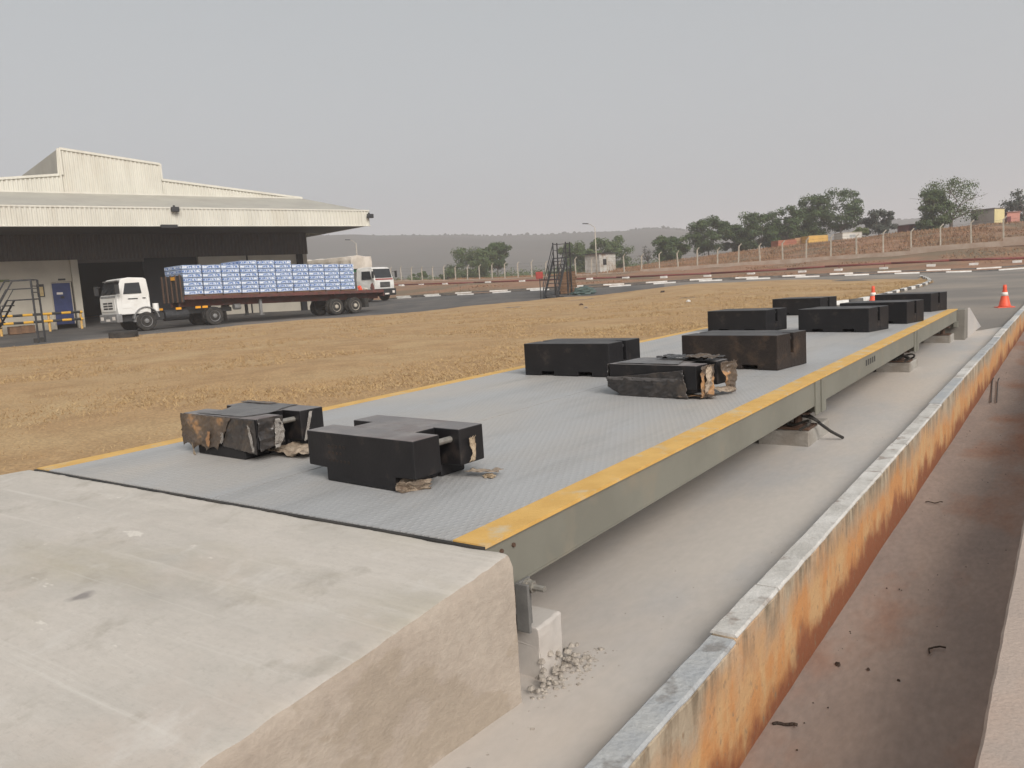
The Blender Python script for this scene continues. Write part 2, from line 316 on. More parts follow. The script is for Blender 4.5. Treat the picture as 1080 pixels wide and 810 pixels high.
# ------------------------------------------------------------------ mesh helpers
class MB:
    def __init__(s): s.v = []; s.f = []
    def add(s, vs, fs, mtx=None):
        n = len(s.v)
        s.v += [tuple(mtx @ Vector(p)) if mtx else tuple(p) for p in vs]
        s.f += [tuple(i+n for i in f) for f in fs]; return s
    def box(s, x0, x1, y0, y1, z0, z1, mtx=None):
        vs = [(x0,y0,z0),(x1,y0,z0),(x1,y1,z0),(x0,y1,z0),(x0,y0,z1),(x1,y0,z1),(x1,y1,z1),(x0,y1,z1)]
        return s.add(vs, [(0,3,2,1),(4,5,6,7),(0,1,5,4),(1,2,6,5),(2,3,7,6),(3,0,4,7)], mtx)
    def bar(s, p, q, w, h=None):                    # rectangular bar from p to q
        p, q = Vector(p), Vector(q); h = h or w; d = (q-p); L_ = d.length
        m = Matrix.Translation(p) @ d.to_track_quat('Z', 'Y').to_matrix().to_4x4()
        return s.box(-w/2, w/2, -h/2, h/2, 0, L_, m)
    def tube(s, p, q, r0, r1=None, n=8, cap=True):
        p, q = Vector(p), Vector(q); r1 = r0 if r1 is None else r1; d = q-p
        m = Matrix.Translation(p) @ d.to_track_quat('Z', 'Y').to_matrix().to_4x4(); L_ = d.length
        vs = [(r0*math.cos(2*math.pi*i/n), r0*math.sin(2*math.pi*i/n), 0) for i in range(n)] + [(r1*math.cos(2*math.pi*i/n), r1*math.sin(2*math.pi*i/n), L_) for i in range(n)]
        fs = [(i, (i+1) % n, n+(i+1) % n, n+i) for i in range(n)]
        if cap: fs += [tuple(range(n-1, -1, -1)), tuple(range(n, 2*n))]
        return s.add(vs, fs, m)
    def path(s, pts, r, n=6):
        for a, b in zip(pts, pts[1:]): s.tube(a, b, r, r, n)
        return s
    def lathe(s, prof, n=20, mtx=None):             # prof: (r, z) bottom to top
        vs, fs = [], []
        for r, z in prof: vs += [(r*math.cos(2*math.pi*i/n), r*math.sin(2*math.pi*i/n), z) for i in range(n)]
        for k in range(len(prof)-1):
            for i in range(n): fs.append((k*n+i, k*n+(i+1) % n, (k+1)*n+(i+1) % n, (k+1)*n+i))
        fs.append(tuple(range(n-1, -1, -1))); fs.append(tuple((len(prof)-1)*n+i for i in range(n)))
        return s.add(vs, fs, mtx)
    def prism(s, poly, y0, y1, mtx=None):           # poly in x,z extruded along y
        n = len(poly); vs = [(x, y0, z) for x, z in poly] + [(x, y1, z) for x, z in poly]
        fs = [tuple(range(n)), tuple(range(2*n-1, n-1, -1))] + [(i, i+n, (i+1) % n+n, (i+1) % n) for i in range(n)]
        return s.add(vs, fs, mtx)
    def build(s, name, m, parent=None, smooth=False, bevel=0., mtx=None):
        me = bpy.data.meshes.new(name); me.from_pydata([tuple(mtx @ Vector(p)) for p in s.v] if mtx else s.v, [], s.f); me.update()
        if smooth: me.polygons.foreach_set('use_smooth', [True]*len(me.polygons))
        return link(name, me, m, parent, bevel)
def fixnormals(me):
    bm = bmesh.new(); bm.from_mesh(me); bmesh.ops.recalc_face_normals(bm, faces=bm.faces); bm.to_mesh(me); bm.free()
def link(name, me, m, parent=None, bevel=0., fix=True):
    if fix: fixnormals(me)
    o = bpy.data.objects.new(name, me); COL.objects.link(o)
    if m and not me.materials: me.materials.append(M[m] if isinstance(m, str) else m)
    if parent: o.parent = parent
    if bevel:
        b = o.modifiers.new('bevel', 'BEVEL'); b.width = bevel; b.segments = 2; b.limit_method = 'ANGLE'; b.angle_limit = math.radians(40)
    return o
def tag(o, label, cat, group=None):
    o['label'] = label; o['category'] = cat
    if group: o['group'] = group
    return o
def thing(name, label, cat, loc=(0,0,0), rz=0., group=None):
    o = bpy.data.objects.new(name, None); COL.objects.link(o); o.empty_display_size = .1
    o.location = loc; o.rotation_euler = (0,0,rz); return tag(o, label, cat, group)
def kind(o, k): o['kind'] = k; return o
def copy_tree(o, parent=None):
    c = o.copy(); COL.objects.link(c)
    if parent: c.parent = parent
    for ch in list(o.children): copy_tree(ch, c)
    return c
def inst(name, src, parent, loc, rz=0., scale=None):
    o = bpy.data.objects.new(name, src.data); COL.objects.link(o); o.parent = parent; o.location = loc; o.rotation_euler = (0,0,rz)
    for md in src.modifiers:
        if md.type == 'BEVEL':
            b = o.modifiers.new('bevel', 'BEVEL'); b.width = md.width; b.segments = md.segments; b.limit_method = 'ANGLE'; b.angle_limit = md.angle_limit
    if scale: o.scale = scale
    return o
def resample(pts, n):
    d = [0]
    for a, b in zip(pts, pts[1:]): d.append(d[-1]+(Vector(b[:2])-Vector(a[:2])).length)
    out = []
    for i in range(n+1):
        t = d[-1]*i/n
        for k in range(len(d)-1):
            if t <= d[k+1]+1e-9:
                f = (t-d[k])/max(1e-9, d[k+1]-d[k]); out.append(Vector(pts[k]).lerp(Vector(pts[k+1]), f)); break
    return out
def ruled(A, B, n, m, dz, wob=0.):
    vs, fs = [], []
    for i in range(n+1):
        for j in range(m+1):
            p = A[i].lerp(B[i], j/m); z = g(p.x, p.y)+dz
            if wob: z += wob*noise.noise(Vector((p.x*.35, p.y*.35, 0)))
            vs.append((p.x, p.y, z))
    for i in range(n):
        for j in range(m): a = i*(m+1)+j; fs.append((a, a+1, a+m+2, a+m+1))
    return vs, fs

# ------------------------------------------------------------------ ground, yard, lawn
def axis_steps(lo, hi, step, far, grow=1.35):
    xs = []; x = lo
    while x <= hi+1e-6: xs.append(x); x += step
    s = step; x = lo
    while x > -far: s *= grow; x -= s; xs.insert(0, x)
    s = step; x = xs[-1]
    while x < far: s *= grow; x += s; xs.append(x)
    return xs
us = axis_steps(-100, 110, 2.0, 3500); vsx = axis_steps(-12, 170, 1.6, 3500)
verts, faces = [], []
for v in vsx:
    for u in us:
        p = CAM + FW*v + RT*u; x, y = p.x, p.y
        vv = max(v, 1); a = u/vv
        k = interp(AK1, a) if v > 25 else 999
        z = g(x, y) - .16*(1-sstep(k-1.5, k+.3, v))
        if v > 66: z += .22*noise.noise(Vector((x*.3, y*.3, 3)))*sstep(66, 90, v)
        if v > 300: z = lerp(z, 1.5, sstep(300, 520, v))
        if -7 < x < 5 and -14 < y < 30: z = -1.4
        verts.append((x, y, z))
W_ = len(us)
for j in range(len(vsx)-1):
    for i in range(W_-1): a = j*W_+i; faces.append((a, a+1, a+W_+1, a+W_))
kind(MB().add(verts, faces).build('ground', 'soil', smooth=True), 'structure')

EDGE = [(-300,28),(-100,31.5),(0,33.5),(100,35),(150,38.5),(200,39.5),(250,41.5),(300,43.5),(376,45.5),(450,48),(500,51),(543,52.5),(580,53.8),(650,54),(730,54),(830,52),(900,50),(945,48),(968,46)]
edge = [gp(p, v) for p, v in EDGE]
kpix = [(829,329),(865,324),(907,318.5),(929,313.8),(957,306),(972,302.6),(981,299.6),(980,297.4),(972,295.3)]
rk = [pz(p, q, -.5) for p, q in kpix]
near = [Vector((-3.42,-14,0)), Vector((-3.42,12.4,0))] + [Vector((p.x, p.y, 0)) for p in rk[:7]]
far_ = [Vector((p.x, p.y, 0)) for p in edge] + [Vector((rk[8].x, rk[8].y, 0)), Vector((rk[7].x, rk[7].y, 0))]
NA, NB = resample(near, 150), resample(far_, 150)
for i, p in enumerate(NB): p.xy += Vector((noise.noise(Vector((i*.6, 0, 1))), noise.noise(Vector((0, i*.6, 5)))))*.25 if i < 100 else Vector((0,0))
v_, f_ = ruled(NA, NB, 150, 60, .035, .06)
lawn = kind(MB().add(v_, f_).build('lawn', 'lawnsoil', smooth=True), 'structure')
# asphalt yard and road
an = [gp(p, v) for p, v in [(-400,22),(-100,27),(0,30),(150,33),(300,38),(450,42),(580,46),(730,44),(830,38),(900,30)]] + [Vector((-5.2,20,0)), Vector((-4.2,13.6,0)), Vector((.52,13.6,0)), Vector((.52,24.2,0)), Vector((8,25,0)), Vector((25,15,0))]
af = [gp(p, v) for p, v in KERB1]
af = [Vector((p.x, p.y, 0)) for p in af]; an = [Vector((p.x, p.y, 0)) for p in an]
v_, f_ = ruled(resample(an, 120), resample(af, 120), 120, 40, 0.0)
kind(MB().add(v_, f_).build('asphalt_yard', 'asphalt', smooth=True), 'structure')

M['road'] = mat('dusty_road', (.17,.152,.135), (.215,.19,.165), .35, .9, .25, 60, c3=(.27,.23,.19), s3=.18, lo3=.45, hi3=.7, fine=.14, fscale=30)
ra = [Vector((p.x, p.y, 0)) for p in [gp(700, 54.5), gp(830, 52), gp(900, 50), gp(945, 48)]] + [Vector((rk[i].x, rk[i].y, 0)) for i in (8, 6, 4, 2, 0)] + [Vector((-3.42, 13.4, 0)), Vector((-.2, 13.4, 0)), Vector((.53, 15.2, 0)), Vector((.53, 24.3, 0)), Vector((10, 24.6, 0)), Vector((26, 16, 0))]
rb = [Vector((p.x, p.y, 0)) for p in [gp(q, interp(KERB1, q)) for q in (700, 740, 780, 830, 870, 900, 940, 980, 1036, 1090, 1150, 1200, 1300, 1400)]]
v_, f_ = ruled(resample(ra, 100), resample(rb, 100), 100, 40, .008)
kind(MB().add(v_, f_).build('access_road', 'road', smooth=True), 'structure')

# dry grass blades, thick near the deck and thinning with distance
def inlawn(px, py):
    return pz(px, py, -.5)
vs_, fs_ = [], []
rg = random.Random(3)
def blade(x, y, z, h, w_, lean):
    a = rg.random()*6.283; dx, dy = math.cos(a)*w_, math.sin(a)*w_; b = rg.random()*6.283; lx, ly = math.cos(b)*lean, math.sin(b)*lean
    n = len(vs_); vs_.extend([(x-dx, y-dy, z), (x+dx, y+dy, z), (x+lx, y+ly, z+h)]); fs_.append((n, n+1, n+2))
cnt = 0
NX = [(p.x, p.y) for p in NB]
while cnt < 60000:
    i = rg.randrange(150); t = rg.random()**1.5
    a0 = NA[i].lerp(NA[i+1], rg.random()); b0 = NB[i].lerp(NB[i+1], rg.random()); p = a0.lerp(b0, t)
    u, v = uv(p.x, p.y)
    if v < 2 or v > 44 or abs(u/v) > .78: continue
    if rg.random() > min(1, (11/v)**1.1): continue
    dens = noise.noise(Vector((p.x*.5, p.y*.5, 9)))
    if dens < -.25 and rg.random() < .35: continue
    cnt += 1; z = g(p.x, p.y)+.02
    s = .75+.3*dens+rg.random()*.5; k = 1 + v/30
    for q in range(4):
        blade(p.x+rg.gauss(0,.05), p.y+rg.gauss(0,.05), z, (.008+.032*rg.random()**1.6)*s*k, .0032*k*1.2, .04*k)
kind(MB().add(vs_, fs_).build('dry_grass', 'drygrass'), 'stuff')

# concrete floor beside and under the weighbridge, drain and its walls
KX0, KX1, KZ, DZ = .515, .612, -.40, -.90
fl = MB(); n, m_ = 40, 90
vs_, fs_ = [], []
for j in range(m_+1):
    for i in range(n+1):
        x = lerp(-3.42, KX0+.01, i/n); y = lerp(-9, 15.5, j/m_)
        vs_.append((x, y, -.5+.010*noise.noise(Vector((x*1.3, y*.7, 2)))+.004*noise.noise(Vector((x*5, y*5, 2)))+.006))
for j in range(m_):
    for i in range(n): a = j*(n+1)+i; fs_.append((a, a+1, a+n+2, a+n+1))
kind(MB().add(vs_, fs_).build('concrete_floor', 'apron', smooth=True), 'structure')
vs_, fs_ = [], []
for j in range(121):
    for i in range(13):
        x = lerp(KX1-.05, 1.42, i/12); y = lerp(-9, 24.5, j/120)
        e = max(0, 1-abs(x-KX1)/.12)*.02 + max(0, 1-abs(x-1.36)/.14)*.03
        vs_.append((x, y, DZ+e+.012*noise.noise(Vector((x*2.5, y*1.1, 8)))))
for j in range(120):
    for i in range(12): a = j*13+i; fs_.append((a, a+1, a+14, a+13))
kind(MB().add(vs_, fs_).build('drain_channel', 'drainfloor', smooth=True), 'structure')

# kerb-topped wall between the floor and the drain: sections with painted caps
wall = thing('drain_wall', 'orange mud-stained concrete wall with painted kerb stones along the drain', 'wall', (KX1, 0, DZ))
joints = [-9,-7.4,-5.8,-4.2,-2.6,-1.1,.58,1.05,2.28,3.91,5.62,7.24,8.83,10.4,12.0,13.6,15.2,16.8,18.4,20.0,21.6,23.2,24.5]
cols = {5:'kerb_grey',6:'kerb_white',7:'kerb_white',8:'kerb_white',9:'kerb_white',10:'kerb_grey',11:'kerb_white',12:'kerb_grey'}
rk_ = random.Random(5)
def rough_bar(x0, x1, y0, y1, z0, z1, amp, seg, rows=2):
    """a cast concrete bar with slightly worn, uneven faces"""
    prof = []
    nz_ = rows
    e = .008
    prof = [(x0, z0)] + [(x0, lerp(z0, z1, k/nz_)) for k in range(1, nz_)] + [(x0, z1-e), (x0+e, z1), (x1-e, z1), (x1, z1-e)] + [(x1, lerp(z1, z0, k/nz_)) for k in range(1, nz_)] + [(x1, z0)]
    vs, fs = [], []; P = len(prof)
    for j in range(seg+1):
        y = lerp(y0, y1, j/seg)
        for (x, z) in prof:
            q = Vector((x*9, y*7, z*9)); d = amp*(.6*noise.noise(q)+.9*noise.noise(q*3.4))
            top = 1 if z > z1-.02 else .6
            vs.append((x+d*top, y+(0 if 0 < j < seg else amp*noise.noise(q*2)), z+(amp*1.2*noise.noise(q+Vector((7,7,7))) if z > z1-.02 else 0)))
    for j in range(seg):
        for k in range(P-1): a = j*P+k; fs.append((a, a+1, a+P+1, a+P))
    fs.append(tuple(range(P))); fs.append(tuple(seg*P+k for k in range(P-1, -1, -1)))
    return vs, fs
for i, (a, b) in enumerate(zip(joints, joints[1:])):
    gap = .003 if i in (5, 8, 9) else -.004
    dz = rk_.uniform(-.006, .006) - (.02 if i == 5 else 0); dx = 0.0; dc = rk_.uniform(-.004, .004)
    v_, f_ = rough_bar(KX0+dx, KX1+dx, a+gap, b-gap, DZ-.05, KZ-.022+dz, .004, max(6, int((b-a)*10)), 5)
    s = MB().add(v_, f_).build('wall_section', 'drainwall', wall, mtx=Matrix.Translation((-KX1, 0, -DZ)))
    v_, f_ = rough_bar(KX0+dc-.001, KX1+dc+.001, a+.004, b-.004, KZ-.0225+dz, KZ-.010+dz, .0026, max(8, int((b-a)*24)), 1)
    c = MB().add(v_, f_).build('kerb_cap', cols.get(i, ('kerb_white', 'kerb_grey')[i % 2]), s, smooth=False, mtx=Matrix.Translation((-KX1, 0, -DZ)))
# opposite drain wall and the dirt beside it
v_, f_ = rough_bar(1.358, 2.1, -9, 24.5, -1.0, -.40, .0035, 420, 3)
tag(MB().add(v_, f_).build('concrete_coping', mat('coping_concrete', (.40,.32,.27), (.35,.285,.245), 2, .88, .25, 60, c3=(.43,.30,.23), s3=.8, fine=.08), None), 'broad pinkish concrete coping along the right side of the drain', 'coping')
MB().box(KX0, 1.5, 24.4, 24.7, -1.0, -.42).build('drain_end_wall', 'grey_conc', wall, mtx=Matrix.Translation((-KX1, 0, -DZ)))
kind(MB().box(2.08, 9, -14, 25.5, -1.0, -.43).build('verge', 'soil'), 'structure')

# ------------------------------------------------------------------ weighbridge
LEN, WID = 12.46, 3.05
MOD = [0, 4.14, 8.5, LEN]
wb = thing('weighbridge', 'long grey steel truck weighbridge with yellow edge stripes', 'weighbridge', (0, 0, -.5))
T5 = Matrix.Translation((0, 0, .5))
def wpart(mb, name, m, bevel=0., parent=wb, smooth=False): return mb.build(name, m, parent, smooth, bevel, T5)
for k in range(3):
    y0, y1 = MOD[k]+.004, MOD[k+1]-.004
    for x0, x1 in ((-WID+.135, -1.472), (-1.460, -.135)):
        wpart(MB().box(x0, x1, y0, y1, -.012, 0), 'deck_plate', 'deck')
    for x0, x1 in ((-.1345, 0.0), (-WID, -WID+.1345)):
        wpart(MB().box(x0, x1, y0, y1, -.012, .001), 'edge_stripe', 'yellow')
    for xs, s in ((-.012, 1), (-WID+.012, -1)):      # side channels, web with flange lips
        b = MB().box(xs-.012, xs, y0+.01, y1-.01, -.185, -.0135)
        b.box(xs-.09, xs-.001, y0+.01, y1-.01, -.195, -.1855)
        wpart(b, 'side_beam', 'olive_steel', .002)
    for xi in (-.75, -1.1, -1.9, -2.3):
        wpart(MB().box(xi-.05, xi+.05, y0+.02, y1-.02, -.18, -.0135), 'inner_beam', 'olive_steel')
for k, y in enumerate(MOD[1:3]):                      # end plates and stiffeners at the module joints
    for x in (-.013, -WID+.001):
        for dy in (-.135, .012):
            b = MB().box(x, x+.012+(.006 if dy > 0 else 0), y+dy, y+dy+.115, -.262, -.016)
            wpart(b, 'joint_plate', 'olive_steel', .002)
        xw = (x-.35, x+.010) if x > -1 else (x+.002, x+.36)
        wpart(MB().box(xw[0], xw[1], y-.02, y-.006, -.26, -.014), 'joint_web', 'olive_steel')
wpart(MB().box(-WID, -.0, -.014, .003, -.05, -.004), 'rubber_seal', 'rubber')
for y in (0.0, LEN):
    s = 1 if y == 0 else -1
    yy = sorted((y+s*.006, y+s*.02)); wpart(MB().box(-WID+.02, -.014, yy[0], yy[1], -.3, -.0135), 'end_plate', 'olive_steel')
    yy = sorted((y+s*.022, y+s*.09)); wpart(MB().box(-.05, .012, yy[0], yy[1], -.285, -.1955), 'end_bracket', 'olive_steel', .003)
# bumper bracket with its bolt at the near corner
bk = wpart(MB().box(.048, .100, .082, .094, -.31, -.145).box(.048, .060, .0945, .16, -.31, -.145).box(-.02, .0475, .10, .15, -.30, -.286), 'check_bracket', mat('galvanised_bracket', (.20,.195,.185), (.15,.145,.14), 12, .5, .1, 60, metal=.3), .003)
b = MB().tube((.061,.13,-.168), (.073,.13,-.168), .025, .025, 10).tube((.073,.13,-.168), (.092,.13,-.168), .021, .021, 6).tube((.092,.13,-.168), (.135,.13,-.168), .011, .011, 8)
wpart(b, 'check_bolt', 'zinc', 0, bk)
for yy in (.10, .17): wpart(MB().tube((-.013, yy, -.05), (-.004, yy, -.05), .008, .008, 6), 'bolt', 'rust')
# little stencilled marks on the beam
for q in range(5):
    wpart(MB().box(-.0118, -.0112, 5.75+q*.09, 5.75+q*.09+.05, -.11, -.055), 'stencil_mark', 'blackplastic')
# piers, load cells
pier_at = [(0.16, 'near end'), (MOD[1]-.02, 'first joint'), (MOD[2]-.02, 'second joint'), (LEN-.35, 'far end')]
lab = ['concrete pier block under the near corner of the weighbridge', 'concrete pier block under the nearest joint of the weighbridge', 'concrete pier block under the second joint of the weighbridge', 'concrete pier block under the far end of the weighbridge']
for i, (y, nm) in enumerate(pier_at):
    for sx in (0, 1):
        if sx and i > 0: continue
        x = -.24 if not sx else -WID+.24
        dy = .25 if i else .12
        v_, f_ = rough_bar(-.18, .19 if i else .335, -dy, (dy+.1) if i else .02, 0, .115 if i else .19, .008 if i else .007, 6 if i else 18, 2 if i else 5)
        p = MB().add(v_, f_).build('pier_block', 'grey_conc' if i else 'apron', None, bevel=.004); p.location = (x, y+(.1 if i else .1), -.5)
        tag(p, lab[i] if not sx else 'concrete pier block under the left near corner of the weighbridge', 'pier', 'weighbridge piers')
    lc = MB().box(-.30, -.06, y-.10, y+.14, -.384 if i else -.309, -.366 if i else -.300).tube((-.17, y+.02, -.366), (-.17, y+.02, -.27), .035, .03, 10).box(-.27, -.07, y-.07, y+.11, -.27, -.255)
    wpart(lc, 'load_cell', 'rust', .003)
    if i in (1, 2):
        cb = MB(); pts = [(-.1, y-.2, -.36)]
        for q in range(24):
            t = q/23; pts.append((-.13+.10*math.sin(t*9+i), y-.2+.38*t, -.345+.03*math.sin(t*14)+.02))
        cb.path(pts, .011, 6); wpart(cb, 'sensor_cable', 'rubber')
        if i == 1: tag(MB().path([(-.02, y+.02, -.34), (.05, y+.10, -.42), (.11, y+.20, -.483)], .012, 6).build('loose_cable', 'rubber'), 'loose black cable end hanging from the first weighbridge pier', 'cable')

# ------------------------------------------------------------------ ramps
def ramp_near():
    t = thing('concrete_ramp', 'pale concrete approach ramp at the near end of the weighbridge', 'ramp', (0, 0, -.5))
    # right edge runs a little off the bridge axis; top falls towards the camera
    e0 = pz(543, 586, -.012); d = dr(215, 810)
    n, m = 90, 110; vs, fs = [], []
    SL = .128
    def top(x, y): return -.003 - SL*max(0, -y)
    YL = -4.0
    rim = []
    for j in range(m+1):
        y = -.012 + (YL+.012)*(j/m)**1.3
        xr = .108+.06*y; xl = -3.06+.9*y
        for i in range(n+1):
            x = lerp(xl, xr-.012, i/(n-1)) if i < n else xr; ed = min(1, (n-i)/2.)
            q = Vector((x*3, y*3, 0))
            dz = .004*noise.noise(q)+.0025*noise.noise(q*4)
            if i == n: x += .007*noise.noise(Vector((0, y*14, 3)))+.004*noise.noise(Vector((0, y*45, 3))); dz -= .003+.003*noise.noise(Vector((1, y*20, 9)))+.010*max(0, noise.noise(Vector((5, y*9, 2)))-.25)
            if j == 0: dz -= .006+.006*noise.noise(Vector((x*13, 0, 4)))
            vs.append((x, y+(.006*noise.noise(Vector((x*16, 0, 1))) if j == 0 else 0), top(x, y)+dz+.5))
        rim.append(vs[-1])
    for j in range(m):
        for i in range(n): a = j*(n+1)+i; fs.append((a, a+n+1, a+n+2, a+1))
    MB().add(vs, fs).build('ramp_top', 'ramp', t, smooth=True)
    vs, fs = [], []; K = 18
    for j in range(m+1):
        y = vs_top = None
        y = -.012 + (YL+.012)*(j/m)**1.3
        xr = .108+.06*y
        zt = rim[j][2]
        for k in range(K+1):
            z = lerp(zt, -.05, k/K)
            ch = .010*max(0, noise.noise(Vector((5, y*6, 2))))*(1 if k < 3 else 0)
            x = rim[j][0] if k == 0 else xr+.010-ch+.005*noise.noise(Vector((0, y*2.2, z*5)))+.003*noise.noise(Vector((3, y*13, z*13)))
            vs.append((x, rim[j][1], z))
    for j in range(m):
        for k in range(K): a = j*(K+1)+k; fs.append((a, a+1, a+K+2, a+K+1))
    MB().add(vs, fs).build('ramp_side', mat('ramp_side_render', (.385,.33,.275), (.335,.28,.23), 2.4, .9, .25, 60, c3=(.315,.262,.208), s3=2.0, lo3=.53, hi3=.565, fine=.09, fscale=30, stretch=(1,1,1.5)), t, smooth=True)
    # body behind the skin: end face towards the bridge and left face
    MB().box(-3.05, .095, -.05, -.02, 0, .46).build('ramp_end_face', 'ramp', t)
ramp_near()
t = thing('concrete_ramp', 'small grey concrete ramp block at the far end of the weighbridge', 'ramp', (0, LEN, -.5))
MB().box(-3.05, .10, .02, .42, 0, .488).build('ramp_head', mat('ramp_end_dark', (.20,.185,.16), (.16,.145,.125), 3, .9, .3, 30), t, bevel=.01)
MB().prism([(0, 0), (0, .486), (.3, .47), (2.2, .012), (2.2, 0)], -3.05, .098, Matrix.Translation((0, .422, 0)) @ Matrix(((0,1,0,0),(1,0,0,0),(0,0,1,0),(0,0,0,1)))).build('ramp_slope', 'apron', t)
# streaks, scrapes and an oil spot on the ramp surface
def ramp_detail():
    m = MATS['ramp_concrete']; N, L, b = node_tools(m)
    src = b.inputs['Base Color'].links[0].from_socket
    tc = N.new('ShaderNodeTexCoord')
    def layer(src, col, scale, st, lo, hi, amt, rot=0.0):
        mp = N.new('ShaderNodeMapping'); mp.inputs['Scale'].default_value = st; mp.inputs['Rotation'].default_value = (0,0,rot); L.new(tc.outputs['Object'], mp.inputs['Vector'])
        n = N.new('ShaderNodeTexNoise'); n.inputs['Scale'].default_value = scale; n.inputs['Detail'].default_value = 7; n.inputs['Roughness'].default_value = .65; L.new(mp.outputs[0], n.inputs['Vector'])
        r = N.new('ShaderNodeMapRange'); r.inputs['From Min'].default_value = lo; r.inputs['From Max'].default_value = hi; r.inputs['To Max'].default_value = amt; L.new(n.outputs['Fac'], r.inputs['Value'])
        x = N.new('ShaderNodeMix'); x.data_type = 'RGBA'; L.new(r.outputs[0], x.inputs[0]); L.new(src, x.inputs[6]); x.inputs[7].default_value = (*col, 1); return x.outputs[2]
    src = layer(src, (.56,.52,.47), 2.2, (.35, 6, 1), .52, .72, .35, .12)
    src = layer(src, (.31,.285,.25), 1.8, (.8, 1.6, 1), .56, .74, .5, -.1)
    src = layer(src, (.50,.42,.36), 1.2, (1, 1, 1), .52, .70, .5, .4)
    src = layer(src, (.52,.49,.45), 9., (1, 1, 1), .58, .70, .4)
    src = layer(src, (.62,.58,.52), 6.0, (.6, 1.6, 1), .655, .68, .7, .5)
    src = layer(src, (.36,.33,.29), 60., (1, 1, 1), .54, .66, .35)
    src = layer(src, (.20,.185,.17), 26., (1, 1, 1), .70, .76, .6)
    src = layer(src, (.29,.26,.215), 3.2, (1, 1, 1), .57, .66, .45, .9)
    src = layer(src, (.56,.53,.49), 2.6, (1.2, .8, 1), .58, .66, .45, 2.0)
    src = layer(src, (.58,.55,.50), 3.0, (.12, 9, 1), .60, .70, .4, .1)
    d = N.new('ShaderNodeVectorMath'); d.operation = 'DISTANCE'; d.inputs[1].default_value = SPOT; sc_ = N.new('ShaderNodeMapping'); sc_.inputs['Scale'].default_value = (1, 1, 1); L.new(tc.outputs['Object'], sc_.inputs[0]); L.new(sc_.outputs[0], d.inputs[0])
    n = N.new('ShaderNodeTexNoise'); n.inputs['Scale'].default_value = 14; L.new(tc.outputs['Object'], n.inputs['Vector'])
    a = N.new('ShaderNodeMath'); a.operation = 'MULTIPLY_ADD'; L.new(n.outputs['Fac'], a.inputs[0]); a.inputs[1].default_value = .09; L.new(d.outputs['Value'], a.inputs[2])
    r = N.new('ShaderNodeMapRange'); r.inputs['From Min'].default_value = .085; r.inputs['From Max'].default_value = .055; r.inputs['To Max'].default_value = .75; L.new(a.outputs[0], r.inputs['Value'])
    x = N.new('ShaderNodeMix'); x.data_type = 'RGBA'; L.new(r.outputs[0], x.inputs[0]); L.new(src, x.inputs[6]); x.inputs[7].default_value = (.17,.155,.15, 1)
    L.new(x.outputs[2], b.inputs['Base Color'])
q = pz(86, 629, -.1); q = pz(86, 629, -.003+.128*q.y); SPOT = (q.x, q.y, q.z+.5)
ramp_detail()
# rubble and crumbs at the ramp foot
vs_, fs_ = [], []
rr = random.Random(11)
def pebble(mb, x, y, z, s, rnd):
    pts = []
    for k in range(6):
        a = k*math.pi/3; r = s*rnd.uniform(.7, 1.2); pts.append((x+r*math.cos(a), y+r*math.sin(a), z))
    top = [(x+(px-x)*.6+rnd.uniform(-.1,.1)*s, y+(py-y)*.6, z+s*rnd.uniform(.5, .9)) for px, py, _ in pts]
    mb.add(pts+top, [tuple(range(5,-1,-1)), tuple(range(6,12))]+[(k, (k+1) % 6, 6+(k+1) % 6, 6+k) for k in range(6)])
mb = MB()
for k in range(420):
    y = rr.uniform(-.6, .45); x = .125+.06*min(0, y)+abs(rr.gauss(0, .055)); pebble(mb, x, y, -.502, rr.uniform(.002, .008) if k > 12 else rr.uniform(.008, .016), rr)
for k in range(220): pebble(mb, rr.uniform(.05, .5), rr.uniform(-.8, 9), -.497, rr.uniform(.0012, .004), rr)
for k in range(150):
    t_ = rr.random(); x_ = .098+.10*t_+rr.gauss(0, .008); pebble(mb, x_, .03+rr.random()**.8*.33, -.503+.10*(1-t_)**2*rr.random(), rr.uniform(.004, .013)*(1.3-.5*t_), rr)
kind(mb.build('concrete_crumbs', mat('crumb_concrete', (.36,.32,.275), (.27,.235,.20), 30, .95)), 'stuff')
mb = MB()
for k in range(260):
    side = rr.random() < .55
    x = KX1+.015+abs(rr.gauss(0, .05)) if side else rr.uniform(KX1+.05, 1.34)
    pebble(mb, x, rr.uniform(-.6, 12), DZ+.004, rr.uniform(.0015, .0055), rr)
kind(mb.build('drain_grit', 'twigm'), 'stuff')
# litter in the drain
def twig(px, py, L_, bend, ang, r, label):
    p = pz(px, py, DZ+.012); o = []
    for k in range(7):
        t_ = k/6; o.append((L_*(t_-.5), bend*math.sin(t_*3.14), .004*math.sin(t_*9)+r))
    ob = MB().path(o, r, 6).build('twig', 'twigm', None, smooth=True); ob.location = p; ob.rotation_euler = (0, 0, ang); tag(ob, label, 'twig', 'twigs in the drain')
twig(989, 687, .10, .035, 1.0, .004, 'bent dark twig curled in the middle of the drain floor')
twig(828, 766, .09, .008, .4, .006, 'short dark twig lying at the wall foot near the bottom edge')
twig(985, 530, .11, -.012, .35, .004, 'thin straight twig across the drain halfway up the picture')
for px, nm in ((1045, 'left'), (1051, 'right')):
    a = pz(px, 425, DZ+.01); b = pz(px+1.5, 403, DZ+.01)
    ob = MB().path([(0,0,.01), (b.x-a.x, b.y-a.y, .02), (b.x-a.x+.01, b.y-a.y+.05, .05)], .006, 6).build('bent_wire', 'darksteel'); ob.location = a
    tag(ob, f'{nm} one of two thin dark bent wires sticking up from the drain floor', 'wire', 'bent wires in the drain')
